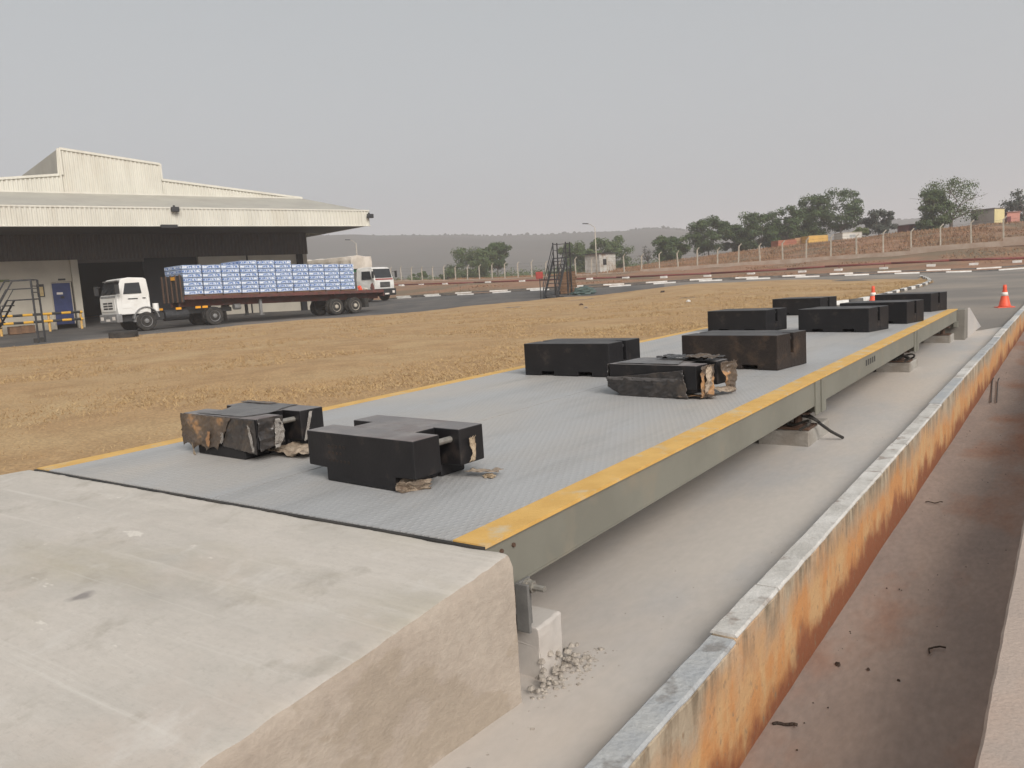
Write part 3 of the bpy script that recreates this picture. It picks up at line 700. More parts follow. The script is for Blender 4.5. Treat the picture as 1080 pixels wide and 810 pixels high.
for k, (px, py, s, l_) in enumerate([(884,701,.014,'largest dark pebble on the drain floor near the bent twig'), (916,706,.009,'small dark pebble right of the largest drain pebble'), (948,718,.009,'flat dark pebble directly below the bent twig in the drain')]):
    mb = MB(); pebble(mb, 0, 0, 0, s, rr); ob = mb.build('pebble', 'twigm'); ob.location = pz(px, py, DZ+.006); tag(ob, l_, 'pebble', 'pebbles in the drain')

# ------------------------------------------------------------------ test weights
def dust_top(o, H, m='iron_top'):
    o.data.materials.append(M[m])
    for p in o.data.polygons:
        if p.normal.z > .9 and p.center.z > H-.01: p.material_index = 1
def weight_b(brown=False):
    """1 t weight: fork pockets below, lifting slot with a bar in each end"""
    r = thing('test_weight', '', 'weight', group='cast iron test weights on the weighbridge')
    X, Y, H = .45, .26, .285
    def prof(x):
        z0 = 0.0
        p = [(-x, z0)]
        for c in (-.2, .2): p += [(c-.07, 0), (c-.07, .038), (c+.07, .038), (c+.07, 0)]
        return p+[(x, 0), (x, H), (-x, H)]
    b = MB().prism(prof(X), -Y, -.028).prism(prof(X), .028, Y)
    mid = [(-X, 0), (-.27, 0), (-.27, .038), (-.13, .038), (-.13, 0), (.13, 0), (.13, .038), (.27, .038), (.27, 0), (X, 0), (X, .12), (X-.09, .12), (X-.09, H), (-X+.09, H), (-X+.09, .12), (-X, .12)]
    b.prism(mid, -.0279, .0279)
    dust_top(b.build('body', 'iron_brown' if brown else 'iron', r, bevel=.006), H, 'iron_thin')
    for s in (-1, 1):
        MB().tube((s*(X-.035), -.03, .24), (s*(X-.035), .03, .24), .014, .014, 8).build('lifting_bar', 'darksteel', r)
    return r
def weight_a():
    """500 kg weight: narrow foot, notched ends with lifting bars"""
    r = thing('test_weight', '', 'weight', group='cast iron test weights on the weighbridge')
    X, Y, H, F = .35, .215, .222, .225
    def prof(x): return [(-F, 0), (F, 0), (F, .058), (x, .062), (x, H), (-x, H), (-x, .062), (-F, .058)]
    b = MB().prism(prof(X), -Y, -.06).prism(prof(X), .06, Y).prism([(-F+.02, 0), (F-.02, 0), (F-.02, H), (-F+.02, H)], -.0601, .0601)
    dust_top(b.build('body', 'iron', r, bevel=.006), H)
    for s in (-1, 1): MB().tube((s*.295, -.065, .175), (s*.295, .065, .175), .014, .014, 10).build('lifting_bar', 'zinc', r)
    return r
def place(o, x, y, rz, label):
    o.location = (x, y, .0015); o.rotation_euler = (0, 0, math.radians(rz)); o['label'] = label; return o
def sheet(P0, U, V, nu, nv, amp, seed, jag, holes=0., name='plastic_wrap', m='plastic_dark', parent=None, off=None):
    """torn crumpled film lying over the parallelogram P0, U, V; jagged rim"""
    nu, nv = int(nu*2.2), int(nv*2.2)
    P0, U, V = Vector(P0), Vector(U), Vector(V); N_ = U.cross(V).normalized()
    vs, fs = [], []; keep = {}
    rs = random.Random(seed); o = Vector((seed*3.7, seed*1.3, seed*.7))
    for j in range(nv+1):
        for i in range(nu+1):
            s, t_ = i/nu, j/nv
            q = P0+U*s+V*t_
            e = min(s, 1-s, t_, 1-t_)
            d = amp*(noise.noise(q*9+o)+1.1*abs(noise.noise(q*21+o))+.5*abs(noise.noise(q*47+o)))+amp*.9
            edge_ = jag*noise.noise(q*22+o*2)*(1 if e < .12 else 0)
            vs.append(q+N_*d+(U.normalized()*edge_+V.normalized()*edge_*.7))
    for j in range(nv):
        for i in range(nu):
            s, t_ = (i+.5)/nu, (j+.5)/nv; e = min(s, 1-s, t_, 1-t_); q = P0+U*s+V*t_
            tear = noise.noise(q*9+o*1.5)+.25*noise.noise(q*30+o)
            if e < .16 and tear > .12+e: continue
            if holes and noise.noise(q*7+o*2.2)+.2*noise.noise(q*25+o) > holes: continue
            a = j*(nu+1)+i; fs.append((a, a+1, a+nu+2, a+nu+1))
    me = bpy.data.meshes.new(name); me.from_pydata([tuple(v) for v in vs], [], fs); me.update()
    me.polygons.foreach_set('use_smooth', [True]*len(me.polygons))
    ob = link(name, me, m, parent, fix=False)
    sd_ = ob.modifiers.new('thick', 'SOLIDIFY'); sd_.thickness = .0012
    return ob
def wad(parent, x, y, z, s, seed, m, flat=.45, name='torn_film_or_glint'):
    """a crumpled loose scrap"""
    bm = bmesh.new(); bmesh.ops.create_icosphere(bm, subdivisions=3, radius=1)
    o = Vector((seed*2.3, seed*5.1, seed))
    for v in bm.verts:
        n_ = v.co.normalized(); k = 1+.55*noise.noise(n_*1.6+o)+.4*noise.noise(n_*4.2+o)+.2*noise.noise(n_*9+o)
        v.co = Vector((n_.x*k*s[0], n_.y*k*s[1], max(-.4, n_.z*k)*s[2]))
    me = bpy.data.meshes.new(name); bm.to_mesh(me); bm.free()
    ob = link(name, me, m, parent, fix=False); ob.location = (x, y, z+s[2]*.4); return ob

A1 = place(weight_a(), -.975, .628, -4.0, 'black notched test weight without wrap at the front of the deck, nearest to the camera')
A2 = place(weight_a(), -2.22, .80, -3.0, 'black notched test weight in torn muddy film at the left edge of the deck')
A3 = place(weight_a(), -.80, 3.22, -8.0, 'notched test weight in ragged black film in the middle of the deck')
def film(parent, P0, U, V, nu, nv, amp, seed, m, B=None, T=None, Lf=None, Rf=None, name='plastic_wrap', rag=.03):
    """crumpled film over the parallelogram P0, U, V, cut by edge curves, with folds"""
    P0, U, V = Vector(P0), Vector(U), Vector(V); N_ = U.cross(V).normalized(); o = Vector((seed*3.7, seed*1.3, seed*.7))
    B = B or (lambda s: 0); T = T or (lambda s: 1); Lf = Lf or (lambda t: 0); Rf = Rf or (lambda t: 1)
    vs, fs = [], []
    for j in range(nv+1):
        for i in range(nu+1):
            s_, t_ = i/nu, j/nv
            rg_ = rag*(noise.noise(Vector((s_*7, t_*7, seed)))+.7*noise.noise(Vector((s_*19, t_*19, seed))))
            e = 1 if min(s_, 1-s_, t_, 1-t_) < .02 else 0
            tt = lerp(B(s_), T(s_), t_)+rg_*e; ss = lerp(Lf(tt), Rf(tt), s_)+rg_*e
            q = P0+U*ss+V*tt
            w1 = noise.noise(q*6+o)*.03
            f = Vector((q.x*9+q.z*5+w1*20, q.y*9, q.z*14-q.x*6))
            d = amp*(1-2.2*abs(noise.noise(f+o)))+.6*amp*(1-2*abs(noise.noise(f*2.3+o)))+amp*.35*noise.noise(q*60+o)
            vs.append(q+N_*(d+amp*.9+.002))
    for j in range(nv):
        for i in range(nu): a = j*(nu+1)+i; fs.append((a, a+1, a+nu+2, a+nu+1))
    me = bpy.data.meshes.new(name); me.from_pydata([tuple(v) for v in vs], [], fs); me.update()
    me.polygons.foreach_set('use_smooth', [True]*len(me.polygons))
    ob = link(name, me, m, parent, fix=False)
    sd_ = ob.modifiers.new('thick', 'SOLIDIFY'); sd_.thickness = .001
    return ob
# casting marks on the nearest weight
for r_, (z, n_) in enumerate(((.155, 5), (.125, 4), (.09, 6))):
    for k in range(n_): MB().box(-.2+k*.026, -.2+k*.026+.012, -.2165, -.2145, z, z+.012).build('cast_mark', 'iron_brown', A1)
wad(A1, .25, -.17, 0, (.045,.05,.032), 3, 'plastic_pale')
film(A1, (.22, -.20, .012), (.09, .10, 0), (.03, -.02, .05), 26, 16, .012, 5, 'plastic_pale', name='torn_film_or_glint', rag=.12)
film(A1, (.33, .10, .004), (.14, .05, 0), (-.02, .07, 0), 26, 14, .010, 6, 'plastic_pale', name='torn_film_or_glint', rag=.15)
film(A1, (.352, .085, .075), (0, .05, 0), (0, .025, .10), 18, 22, .007, 7, 'rope', name='torn_film_or_glint', rag=.16, Lf=lambda t: .2+.3*math.sin(t*5), Rf=lambda t: 1-.3*t)
wad(A1, .43, .15, 0, (.03,.02,.012), 8, 'rope')
# second weight: stained film on the front, clear film round the right lobe, shreds on the ground
tongue = lambda s: .10+.16*abs(math.sin(s*8.5+.4))*(1-.25*s)
film(A2, (-.354, -.2165, .0), (.50, 0, 0), (0, 0, .222), 64, 34, .006, 12, 'plastic_dirty', B=tongue, Rf=lambda t: .62+.38*t, rag=.02)
film(A2, (.0, -.2165, .0), (.352, 0, 0), (0, 0, .222), 44, 30, .004, 14, 'plastic_dark', B=lambda s: .28-.1*s, Lf=lambda t: .38*t, rag=.02)
film(A2, (.3515, -.214, .04), (0, .152, 0), (0, 0, .182), 34, 34, .008, 15, 'plastic_dark', B=lambda s: .08+.15*s)
film(A2, (.3535, -.13, .06), (0, .06, 0), (0, .015, .15), 22, 34, .010, 16, 'film_clear', name='torn_film_or_glint', Rf=lambda t: .5+.5*math.sin(t*3.1), rag=.05)
film(A2, (.315, -.2195, .05), (.022, 0, 0), (-.035, 0, .165), 8, 30, .004, 17, 'film_clear', name='torn_film_or_glint', rag=.10)  # pale strip stands in for the highlight down the film's corner
film(A2, (.3525, .065, .06), (0, .02, 0), (0, .05, .15), 8, 26, .004, 18, 'film_clear', name='torn_film_or_glint', rag=.10)
film(A2, (.3525, .135, .20), (0, .02, .006), (0, .05, -.06), 8, 20, .004, 19, 'film_clear', name='torn_film_or_glint', rag=.10)
film(A2, (-.30, -.20, .2222), (.62, 0, 0), (0, .40, 0), 50, 34, .0012, 28, 'plastic_dust', Lf=lambda t: .12+.1*math.sin(t*6), Rf=lambda t: .80+.08*math.sin(t*5), name='torn_film_or_glint', rag=.02)
film(A2, (-.34, .15, .2225), (.30, 0, 0), (0, .055, .0), 34, 10, .003, 29, 'plastic_dirty', name='torn_film_or_glint', rag=.05)
film(A2, (.24, -.10, .003), (.30, .02, 0), (-.02, .20, 0), 44, 30, .014, 30, 'plastic_pale', name='torn_film_or_glint', rag=.08)
film(A2, (-.24, -.224, .0), (.05, -.02, 0), (-.01, 0, .06), 12, 14, .006, 31, 'rope', name='torn_film_or_glint', rag=.12)
film(A2, (-.11, -.224, .05), (.035, -.004, 0), (.03, 0, .085), 12, 18, .006, 32, 'mud_tongue', name='torn_film_or_glint', rag=.10)
film(A2, (.04, -.2235, .08), (.03, -.004, 0), (.02, 0, .06), 10, 14, .008, 33, 'film_clear', name='torn_film_or_glint', rag=.20)
# third weight: black film skirt, ragged tan end
film(A3, (-.36, -.2165, .0), (.66, 0, 0), (0, 0, .20), 70, 32, .006, 41, 'plastic_dark', B=lambda s: .32*max(0, 1-s*5.5), T=lambda s: .62+.34*s, Rf=lambda t: .98-.05*t, rag=.02)
film(A3, (-.36, -.2185, .11), (.60, 0, 0), (0, -.004, .025), 60, 6, .005, 42, 'plastic_dust', name='torn_film_or_glint', rag=.04)
film(A3, (-.3515, .2, .05), (0, -.41, 0), (0, 0, .17), 40, 26, .006, 43, 'plastic_dark', rag=.03)
film(A3, (.354, -.218, .01), (0, .165, 0), (.012, 0, .21), 34, 36, .013, 44, 'plastic_dirty', rag=.05)
film(A3, (.37, -.19, .04), (0, .09, 0), (.0, .03, .17), 24, 34, .014, 45, 'plastic_pale', name='torn_film_or_glint', Rf=lambda t: .55+.45*math.sin(t*3.1), rag=.08)
film(A3, (.355, .04, .0), (.02, .18, 0), (.02, -.01, .22), 34, 34, .014, 46, 'plastic_dirty', Lf=lambda t: .55*(1-t), rag=.06)
film(A3, (-.12, .04, .2235), (.46, -.02, 0), (0, .17, .0), 54, 22, .011, 47, 'plastic_dark', name='torn_film_or_glint', rag=.06)
film(A3, (.12, .02, .226), (.24, -.05, 0), (0, .12, .01), 34, 16, .014, 48, 'plastic_dirty', name='torn_film_or_glint', rag=.08)
film(A3, (-.30, -.2, .2235), (.56, 0, 0), (0, .3, 0), 44, 24, .002, 49, 'plastic_dust', name='torn_film_or_glint', Rf=lambda t: .9-.2*t, rag=.03)
film(A3, (.22, -.25, .003), (.24, .09, 0), (-.02, .07, 0), 34, 12, .010, 50, 'plastic_dirty', name='torn_film_or_glint', rag=.10)
film(A3, (.40, -.02, .003), (.06, .14, 0), (-.07, .02, .02), 24, 14, .012, 51, 'plastic_pale', name='torn_film_or_glint', rag=.10)
Bs = [(-2.08, 4.22, -4, False, 'plain black test weight left of the ragged wrapped weight on the deck'),
      (-.82, 4.83, -10, True, 'brownish test weight behind the ragged wrapped weight, near the right stripe'),
      (-2.14, 8.80, -13, False, 'black test weight in the second row by the left stripe'),
      (-2.28, 12.15, -16, False, 'small looking black test weight at the far left end of the deck'),
      (-.83, 8.50, -14, False, 'black test weight in the second row by the right stripe, in front of another'),
      (-.62, 9.75, -14, False, 'black test weight half hidden behind the second row right weight'),
      (-.64, 12.2, -18, False, 'black test weight at the far right end of the deck')]
for x, y, rz, br, lb in Bs: place(weight_b(br), x, y, rz, lb)

# ------------------------------------------------------------------ cones
def cone(p, h, label):
    t = thing('traffic_cone', label, 'cone', p, R_.random(), 'traffic cones')
    MB().box(-.18*h/.55, .18*h/.55, -.18*h/.55, .18*h/.55, 0, .03).build('cone_base', 'orange', t, bevel=.01)
    MB().lathe([(.15*h/.55, .031), (.125*h/.55, .06), (.04*h/.55, h*.82), (.045*h/.55, h*.86), (.035*h/.55, h)], 20).build('cone_body', 'orange', t, smooth=True)
    r = lambda z: lerp(.125, .04, (z-.06)/(h*.82-.06))*h/.55+.003
    MB().lathe([(r(h*.52), h*.52), (r(h*.68), h*.68)], 20).build('reflective_band', 'reflect', t, smooth=True)
cone(pz(1059.5, 324.5, -.5), .56, 'orange traffic cone on the road beside the drain kerb')
p = pz(921, 323, -.5); cone(Vector((p.x, p.y, g(p.x, p.y))), .60, 'orange traffic cone by the lawn kerb behind the test weights')

# ------------------------------------------------------------------ kerbs
def kerb_row(pts, L_, label, name='road_kerb', w_=.16, h_=.10, phase=0, zf=None):
    n = int(sum((Vector(b[:2])-Vector(a[:2])).length for a, b in zip(pts, pts[1:]))/L_)
    q = resample([Vector((p.x, p.y, 0)) for p in pts], n)
    zf = zf or g
    t = thing(name, label, 'kerb', (q[0].x, q[0].y, zf(q[0].x, q[0].y)))
    src = {}
    for i in range(n):
        a, b = q[i], q[i+1]; d = b-a; key = (i+phase) % 2
        mcol = 'road_white' if key else 'road_black'
        za, zb = zf(a.x, a.y), zf(b.x, b.y)
        mb = MB(); x0 = a-Vector(t.location); 
        ux = d.normalized(); uy = Vector((-ux.y, ux.x, 0)); jit = R_.uniform(-.03, .03)
        c0 = Vector((a.x, a.y, za))-Vector(t.location)+uy*jit; c1 = Vector((b.x, b.y, zb))-Vector(t.location)+uy*jit
        vs = []
        for c, s in ((c0, .02), (c1, -.02)):
            c = c+ux*s
            vs += [c-uy*w_/2-Vector((0,0,.1)), c+uy*w_/2-Vector((0,0,.1)), c+uy*w_/2+Vector((0,0,h_)), c-uy*(w_/2-.02)+Vector((0,0,h_))]
        MB().add(vs, [(0,3,2,1),(4,5,6,7),(0,1,5,4),(1,2,6,5),(2,3,7,6),(3,0,4,7)]).build('kerb_stone', mcol, t)
k1 = [gp(p, v) for p, v in KERB1 if 380 <= p or p == 330]
kerb_row([gp(p, interp(KERB1, p)) for p in (405,450,500,560,600,640,690,730,780,830,885,940,1000,1060,1140)], 1.65, 'black and white painted road kerb on the far side of the road, nearer row')
kerb_row([gp(p, interp(KERB1, p)+3.2) for p in (418,450,500,560,600,640,690,730,780,830,885,940,1000,1060,1140)], 1.65, 'black and white painted kerb row at the foot of the red bank', phase=1)
kerb_row(rk, .95, 'curved painted kerb round the right end of the dry lawn', 'lawn_kerb', .18, .13)

# ------------------------------------------------------------------ bank: pipe, plinths, fence
PIPE = [(405,300.8,101.5),(420,300.3,100),(500,298,92),(570,295.3,86),(650,292.6,80),(750,288.2,74),(830,284,70),(870,281.2,68),(940,277.6,65.5),(1001,274.6,63.5),(1080,272,61),(1160,269,59)]
pp = [pv(*q) for q in PIPE]
t = thing('fire_pipe', 'long dull red pipe on small white footings along the bank', 'pipe', (pp[0].x, pp[0].y, g(pp[0].x, pp[0].y)))
o0 = Vector(t.location)
MB().path([p-o0 for p in pp], .085, 8).build('pipe', 'pipered', t, smooth=True)
for px in (424,445,470,515,551,622,660,700,746,792,846,884,932,982,1027,1073):
    v = interp([(q[0], q[2]) for q in PIPE], px)-.35; c = gp(px, v)-o0
    MB().box(-.3, .3, -.2, .2, -.15, .17).build('footing', 'road_white', t, mtx=Matrix.Translation(c))
    zt = pv(px, interp([(q[0], q[1]) for q in PIPE], px), v).z-o0.z
    MB().bar(c+Vector((0,.25,-.1)), (c.x, c.y+.3, max(zt, c.z+.2)), .05).build('pipe_stanchion', 'pipered', t)
# boundary fence
FB = [(400,2.6),(426,2.4),(490,1.82),(566,1.5),(675,1.3),(741,1.3),(817,1.32),(875,1.52),(937,1.5),(973,1.55),(1044,1.75),(1200,2.1),(1400,2.4)]
AFB = [(az(p), z) for p, z in FB]
u = -22.; fp = []
while u < 62:
    v = 112.3-.95*u; p = CAM+FW*v+RT*u; fp.append(Vector((p.x, p.y, interp(AFB, u/v)))); u += 1.83
fence = thing('boundary_fence', 'wire fence with cranked concrete posts on a stepped concrete base', 'fence', fp[0])
f0 = fp[0]; dirf = (fp[1]-fp[0]); dirf.z = 0; dirf.normalize()
def topz(i):
    z = (fp[i].z+fp[min(i+1, len(fp)-1)].z)/2; return round(z/.28)*.28+.1 if i > len(fp)*.45 else None
post = MB().box(-.06, .06, -.06, .06, -.6, 2.0).bar((0,0,1.97), (.26,.05,2.25), .09).build('post', 'concpost', fence)
prev = None
for i, p in enumerate(fp):
    lean = R_.gauss(0, .02)
    o = post if i == 0 else inst('post', post, fence, p-f0, R_.uniform(-.2,.2))
    o.rotation_euler = (R_.gauss(0,.015), lean, R_.uniform(-.3,.3)); o.scale = (1, 1, R_.uniform(.93, 1.05))
    if i < len(fp)-1:
        q = fp[i+1]; tz = topz(i); za, zb = (p.z+.12, q.z+.12) if tz is None else (tz+.12, tz+.12)
        n_ = Vector((-dirf.y, dirf.x, 0))*.1
        a, b = p-f0-n_*2, q-f0-n_*2; za -= f0.z; zb -= f0.z
        vs = [(a.x-n_.x, a.y-n_.y, za-.75), (b.x-n_.x, b.y-n_.y, zb-.75), (b.x+n_.x, b.y+n_.y, zb-.75), (a.x+n_.x, a.y+n_.y, za-.75),
              (a.x-n_.x, a.y-n_.y, za), (b.x-n_.x, b.y-n_.y, zb), (b.x+n_.x, b.y+n_.y, zb), (a.x+n_.x, a.y+n_.y, za)]
        MB().add(vs, [(0,3,2,1),(4,5,6,7),(0,1,5,4),(1,2,6,5),(2,3,7,6),(3,0,4,7)]).build('plinth_panel', 'plinth', fence)
for h_ in (.5, 1.0, 1.5, 1.95):
    MB().path([p-f0+Vector((0, 0, h_)) for p in fp], .007, 3).build('wire', 'darksteel', fence)

# ------------------------------------------------------------------ lamp posts
def lamp(px, ytop, v, base, label, arm=-1):
    p = gp(px, v); tp = pv(px, ytop, v); t = thing('street_lamp', label, 'lamp post', (p.x, p.y, p.z), 0, 'street lamps')
    h = tp.z-p.z
    MB().tube((0,0,-.3), (0,0,h), .085, .05, 8).build('pole', 'concpost', t, smooth=True)
    a = RT*arm
    MB().path([(0,0,h-.05), (a.x*.5, a.y*.5, h+.35), (a.x*.95, a.y*.95, h+.5)], .03, 6).build('arm', 'concpost', t)
    MB().bar((a.x*.75, a.y*.75, h+.47), (a.x*1.45, a.y*1.45, h+.52), .26, .10).build('lamp_head', 'darksteel', t, bevel=.02)
lamp(630, 239.5, 97, 0, 'tall pale street lamp in front of the small hut')
lamp(380, 256, 112, 0, 'pale street lamp rising behind the tarpaulin covered truck')

# ------------------------------------------------------------------ warehouse
HB = CAM.z+4.7                                   # underside of the canopy fascia
c0 = pz(0, 237.8, HB); c1 = pz(390, 237.8, HB)
ex = (c1-c0); ex.z = 0; ex.normalize(); ey = Vector((-ex.y, ex.x, 0))
WO = Vector((c1.x, c1.y, -.1))
wa = math.atan2(ex.y, ex.x)
wh = thing('warehouse', 'large cream clad warehouse with deep canopy and stepped roof', 'building', WO, wa)
def wl(px, py, yk):                               # pixel -> local x,z on the plane y = yk
    d = dr(px, py); r = CAM-WO; k = (yk-r.dot(ey))/d.dot(ey); q = r+d*k
    return q.dot(ex), q.z
def wloc(P): q = P-WO; return Vector((q.dot(ex), q.dot(ey), q.z))
wc = wloc(pz(322, 246, HB)); DW = wc.y; XW = wc.x   # wall plane and its right corner
Z0 = HB-WO.z                                      # fascia bottom in local z
ZF = Z0+.98
XL = -62.
def corr(x0, x1, bot, top, y, pitch=.24, dep=.055):
    vs, fs = [], []; n = int((x1-x0)/pitch)
    xs = []
    for i in range(n+1):
        x = x0+(x1-x0)*i/n
        xs += [(x, 0), (x+pitch*.38, 0), (x+pitch*.5, -dep), (x+pitch*.88, -dep)]
    xs = [(min(x, x1), d) for x, d in xs]
    for x, d in xs: vs += [(x, y+d, bot(x)), (x, y+d, top(x))]
    for i in range(len(xs)-1): fs.append((2*i, 2*i+2, 2*i+3, 2*i+1))
    return vs, fs
def wpoly(name, m, vs, fs=None, parent=wh, solid=.0):
    o = MB().add(vs, fs or [tuple(range(len(vs)))]).build(name, m, parent)
    if solid: s = o.modifiers.new('s', 'SOLIDIFY'); s.thickness = solid
    return o
fa = corr(XL, 0, lambda x: Z0, lambda x: ZF, 0.04)
wpoly('fascia', 'cream', *fa)
MB().box(XL, .05, -.03, .12, ZF, ZF+.09).build('fascia_trim', 'cream', wh)
MB().box(XL, .05, -.02, .10, Z0-.05, Z0).build('fascia_drip', 'cream', wh)
# right return of the canopy and its corner lamp
vs, fs = corr(0, 30, lambda x: Z0, lambda x: ZF, 0)
wpoly('fascia_return', 'cream', [(.03-y, x+.05, z) for x, y, z in vs], fs)
# soffit
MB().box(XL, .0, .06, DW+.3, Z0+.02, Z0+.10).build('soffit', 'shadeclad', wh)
# gable wall outline above the canopy from the photograph
gl = lambda px, py: wl(px, py, DW)
gb_r = gl(318, 209.4); gb_0 = gl(0, 199.6)
ZB = gb_r[1]
p62t, p62b, p168t, p170b, p318 = gl(62, 156.7), gl(62, 184.4), gl(168.5, 173.3), gl(170, 189.6), gl(318.5, 209.0)
p0 = gl(0, 188.5)
def gtop(x):
    if x <= p62b[0]: return p62b[1]+(p0[1]-p62b[1])*(x-p62b[0])/(p0[0]-p62b[0])
    return lerp(p170b[1], p318[1]+.05, (x-p170b[0])/(p318[0]-p170b[0])) if x > p170b[0] else lerp(p62t[1], p168t[1], (x-p62t[0])/(p168t[0]-p62t[0]))
wpoly('gable_wall', 'cream', *corr(XL, p62t[0], lambda x: ZB, gtop, DW))
wpoly('gable_wall', 'cream', *corr(p62t[0], p168t[0], lambda x: ZB, lambda x: lerp(p62t[1], p168t[1], (x-p62t[0])/(p168t[0]-p62t[0])), DW-.003))
wpoly('gable_wall', 'cream', *corr(p168t[0], p318[0], lambda x: ZB, gtop, DW))
def trim(a, b, r=.07): MB().bar((a[0], DW-.05, a[1]), (b[0], DW-.05, b[1]), .12, .14).build('roof_trim', 'cream', wh)
trim(p62t, p168t); trim((p170b[0], p170b[1]), p318); trim((p62b[0], p62b[1]), (XL, gtop(XL))); trim((p62t[0], p62b[1]), p62t); trim((p168t[0], p170b[1]), p168t)
MB().box(XL, p318[0], DW-.10, DW-.02, ZB-.08, ZB+.06).build('roof_trim', 'cream', wh)
# canopy roof, hipped at the right end, and the roofs behind the gable
wpoly('canopy_roof', 'roofgrey', [(XL, .06, ZF+.02), (.02, .06, ZF+.02), (p318[0], DW, ZB), (XL, DW, ZB)], solid=.04)
wpoly('hip_roof', 'roofgrey', [(.02, .06, ZF+.02), (.02, 30, ZF+.02), (p318[0], 30, ZB), (p318[0], DW, ZB)], solid=.04)
BK = 45.
wpoly('monitor_side', 'shadeclad' if False else 'roofgrey', [(p62t[0], DW, ZB), (p62t[0], DW+BK, ZB), (p62t[0], DW+BK, p62t[1]), (p62t[0], DW, p62t[1])], solid=.05)
wpoly('monitor_roof', 'roofgrey', [(p62t[0], DW, p62t[1]-.03), (p168t[0], DW, p168t[1]-.03), (p168t[0], DW+BK, p168t[1]-.03), (p62t[0], DW+BK, p62t[1]-.03)], solid=.05)
wpoly('monitor_side', 'roofgrey', [(p168t[0], DW, ZB), (p168t[0], DW+BK, ZB), (p168t[0], DW+BK, p168t[1]), (p168t[0], DW, p168t[1])], solid=.05)
wpoly('main_roof', 'roofgrey', [(p168t[0], DW+.03, p170b[1]-.05), (p318[0], DW+.03, ZB), (p318[0], DW+BK, ZB), (p168t[0], DW+BK, p170b[1]-.05)], solid=.05)
wpoly('main_roof', 'roofgrey', [(XL, DW+.03, gtop(XL)-.06), (p62b[0], DW+.03, p62b[1]-.06), (p62b[0], DW+BK, p62b[1]-.06), (XL, DW+BK, gtop(XL)-.06)], solid=.05)
# upper cladding, canopy shade darkened into its colour, lower walls with openings
ZU = gl(322, 268)[1]
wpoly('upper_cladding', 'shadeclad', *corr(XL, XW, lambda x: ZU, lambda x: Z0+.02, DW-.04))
ZG = gl(75, 338)[1]                              # floor level at the wall
LOW = -1.0
def lwall(px0, px1, m='wallpale', name='wall_panel', y=DW, z0=LOW, z1=ZU+.1):
    a = gl(px0, 300)[0] if px0 is not None else XL; b = gl(px1, 300)[0] if px1 is not None else XW
    return MB().box(a, b, y, y+.2, z0, z1).build(name, m, wh)
lwall(None, 54.5); lwall(54.5, 79.5, z0=gl(66, 297)[1]); lwall(79.5, 83.9)
lwall(212, 262.5); lwall(264, 315); lwall(315, None, y=DW+.1)
lwall(155, 212, 'interior', 'sliding_door', DW+.3)  # leaf coloured near-black for the shade it stands in
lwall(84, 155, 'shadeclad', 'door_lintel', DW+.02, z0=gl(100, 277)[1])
# pillars
def pillar(px0, px1, m, y0=-.25, z1=ZU): 
    a, b = gl(px0, 300)[0], gl(px1, 300)[0]; MB().box(a, b, DW+y0, DW+.06, LOW, z1).build('pillar', m, wh, bevel=.01)
pillar(76.2, 83.8, 'wallpale'); pillar(262.7, 263.9, 'interior', -.05); pillar(315.2, 320.6, 'interior')
# inside
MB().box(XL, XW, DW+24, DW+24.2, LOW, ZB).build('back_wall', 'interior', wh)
MB().box(XW-.2, XW, DW+.32, DW+24, LOW, ZB).build('side_wall', 'cream', wh)
MB().box(XL, XL+.2, DW+.2, DW+24, LOW, ZB).build('side_wall', 'cream', wh)
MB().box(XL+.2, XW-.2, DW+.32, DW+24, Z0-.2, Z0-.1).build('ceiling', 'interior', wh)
# blue door, notice board, signs
xa, xb = gl(55.2, 317)[0], gl(77.0, 317)[0]; zt, zb = gl(64, 297.5)[1], ZG-.2
d_ = MB().box(xa+.06, xb-.06, DW-.02, DW+.05, zb, zt-.06).build('door', 'navy', wh)
MB().box((xa+xb)/2-.28, (xa+xb)/2+.05, DW-.034, DW-.022, zt-.75, zt-.62).build('door_sign', 'reflect', d_)
MB().box((xa+xb)/2-.1, (xa+xb)/2+.1, DW-.05, DW-.022, zt-1.0, zt-.85).build('door_handle', 'blackplastic', d_)
MB().box(xa, xa+.06, DW-.05, DW+.05, zb, zt).box(xb-.06, xb, DW-.05, DW+.05, zb, zt).box(xa+.06, xb-.06, DW-.05, DW+.05, zt-.06, zt).build('door_frame', 'concpost', wh)
xa, za = gl(38, 300); xb, zb = gl(47.5, 313)
nb = MB().box(xa, xb, DW-.06, DW-.005, zb, za).build('notice_board', 'darksteel', wh); MB().box(xa+.06, xb-.06, DW-.07, DW-.062, zb+.05, za-.16).build('notice_sheet', 'board', nb)
xa, za = gl(61, 294); xb, zb = gl(69, 295.6); MB().box(xa, xb, DW-.04, DW-.005, zb, za).build('door_plate', 'darksteel', wh)
xa, za = gl(0, 295.2); xb, zb = gl(10, 297.2); MB().box(xa-1, xb, DW-.06, DW-.005, zb, za).build('wall_sign', 'leaf_light', wh)
# floodlights on the fascia
for px, py in ((184, 221), (389.5, 228)):
    xx, zz = wl(px, py, -.1)
    f = MB().box(xx-.22, xx+.22, -.34, -.10, zz-.14, zz+.14).build('floodlight', 'darksteel', wh, bevel=.03); MB().box(xx-.05, xx+.05, -.105, -.03, zz-.05, zz+.25).build('floodlight_bracket', 'darksteel', f)
xx, zz = wl(178, 237.5, 0); MB().box(xx-.5, xx+.45, -.2, -.045, zz-.16, zz+.02).build('canopy_lamp', 'blackplastic', wh)
# raised apron in front of the wall
v_ = [(XL, DW-7, LOW+.2), (XW+1, DW-7, LOW+.2)]

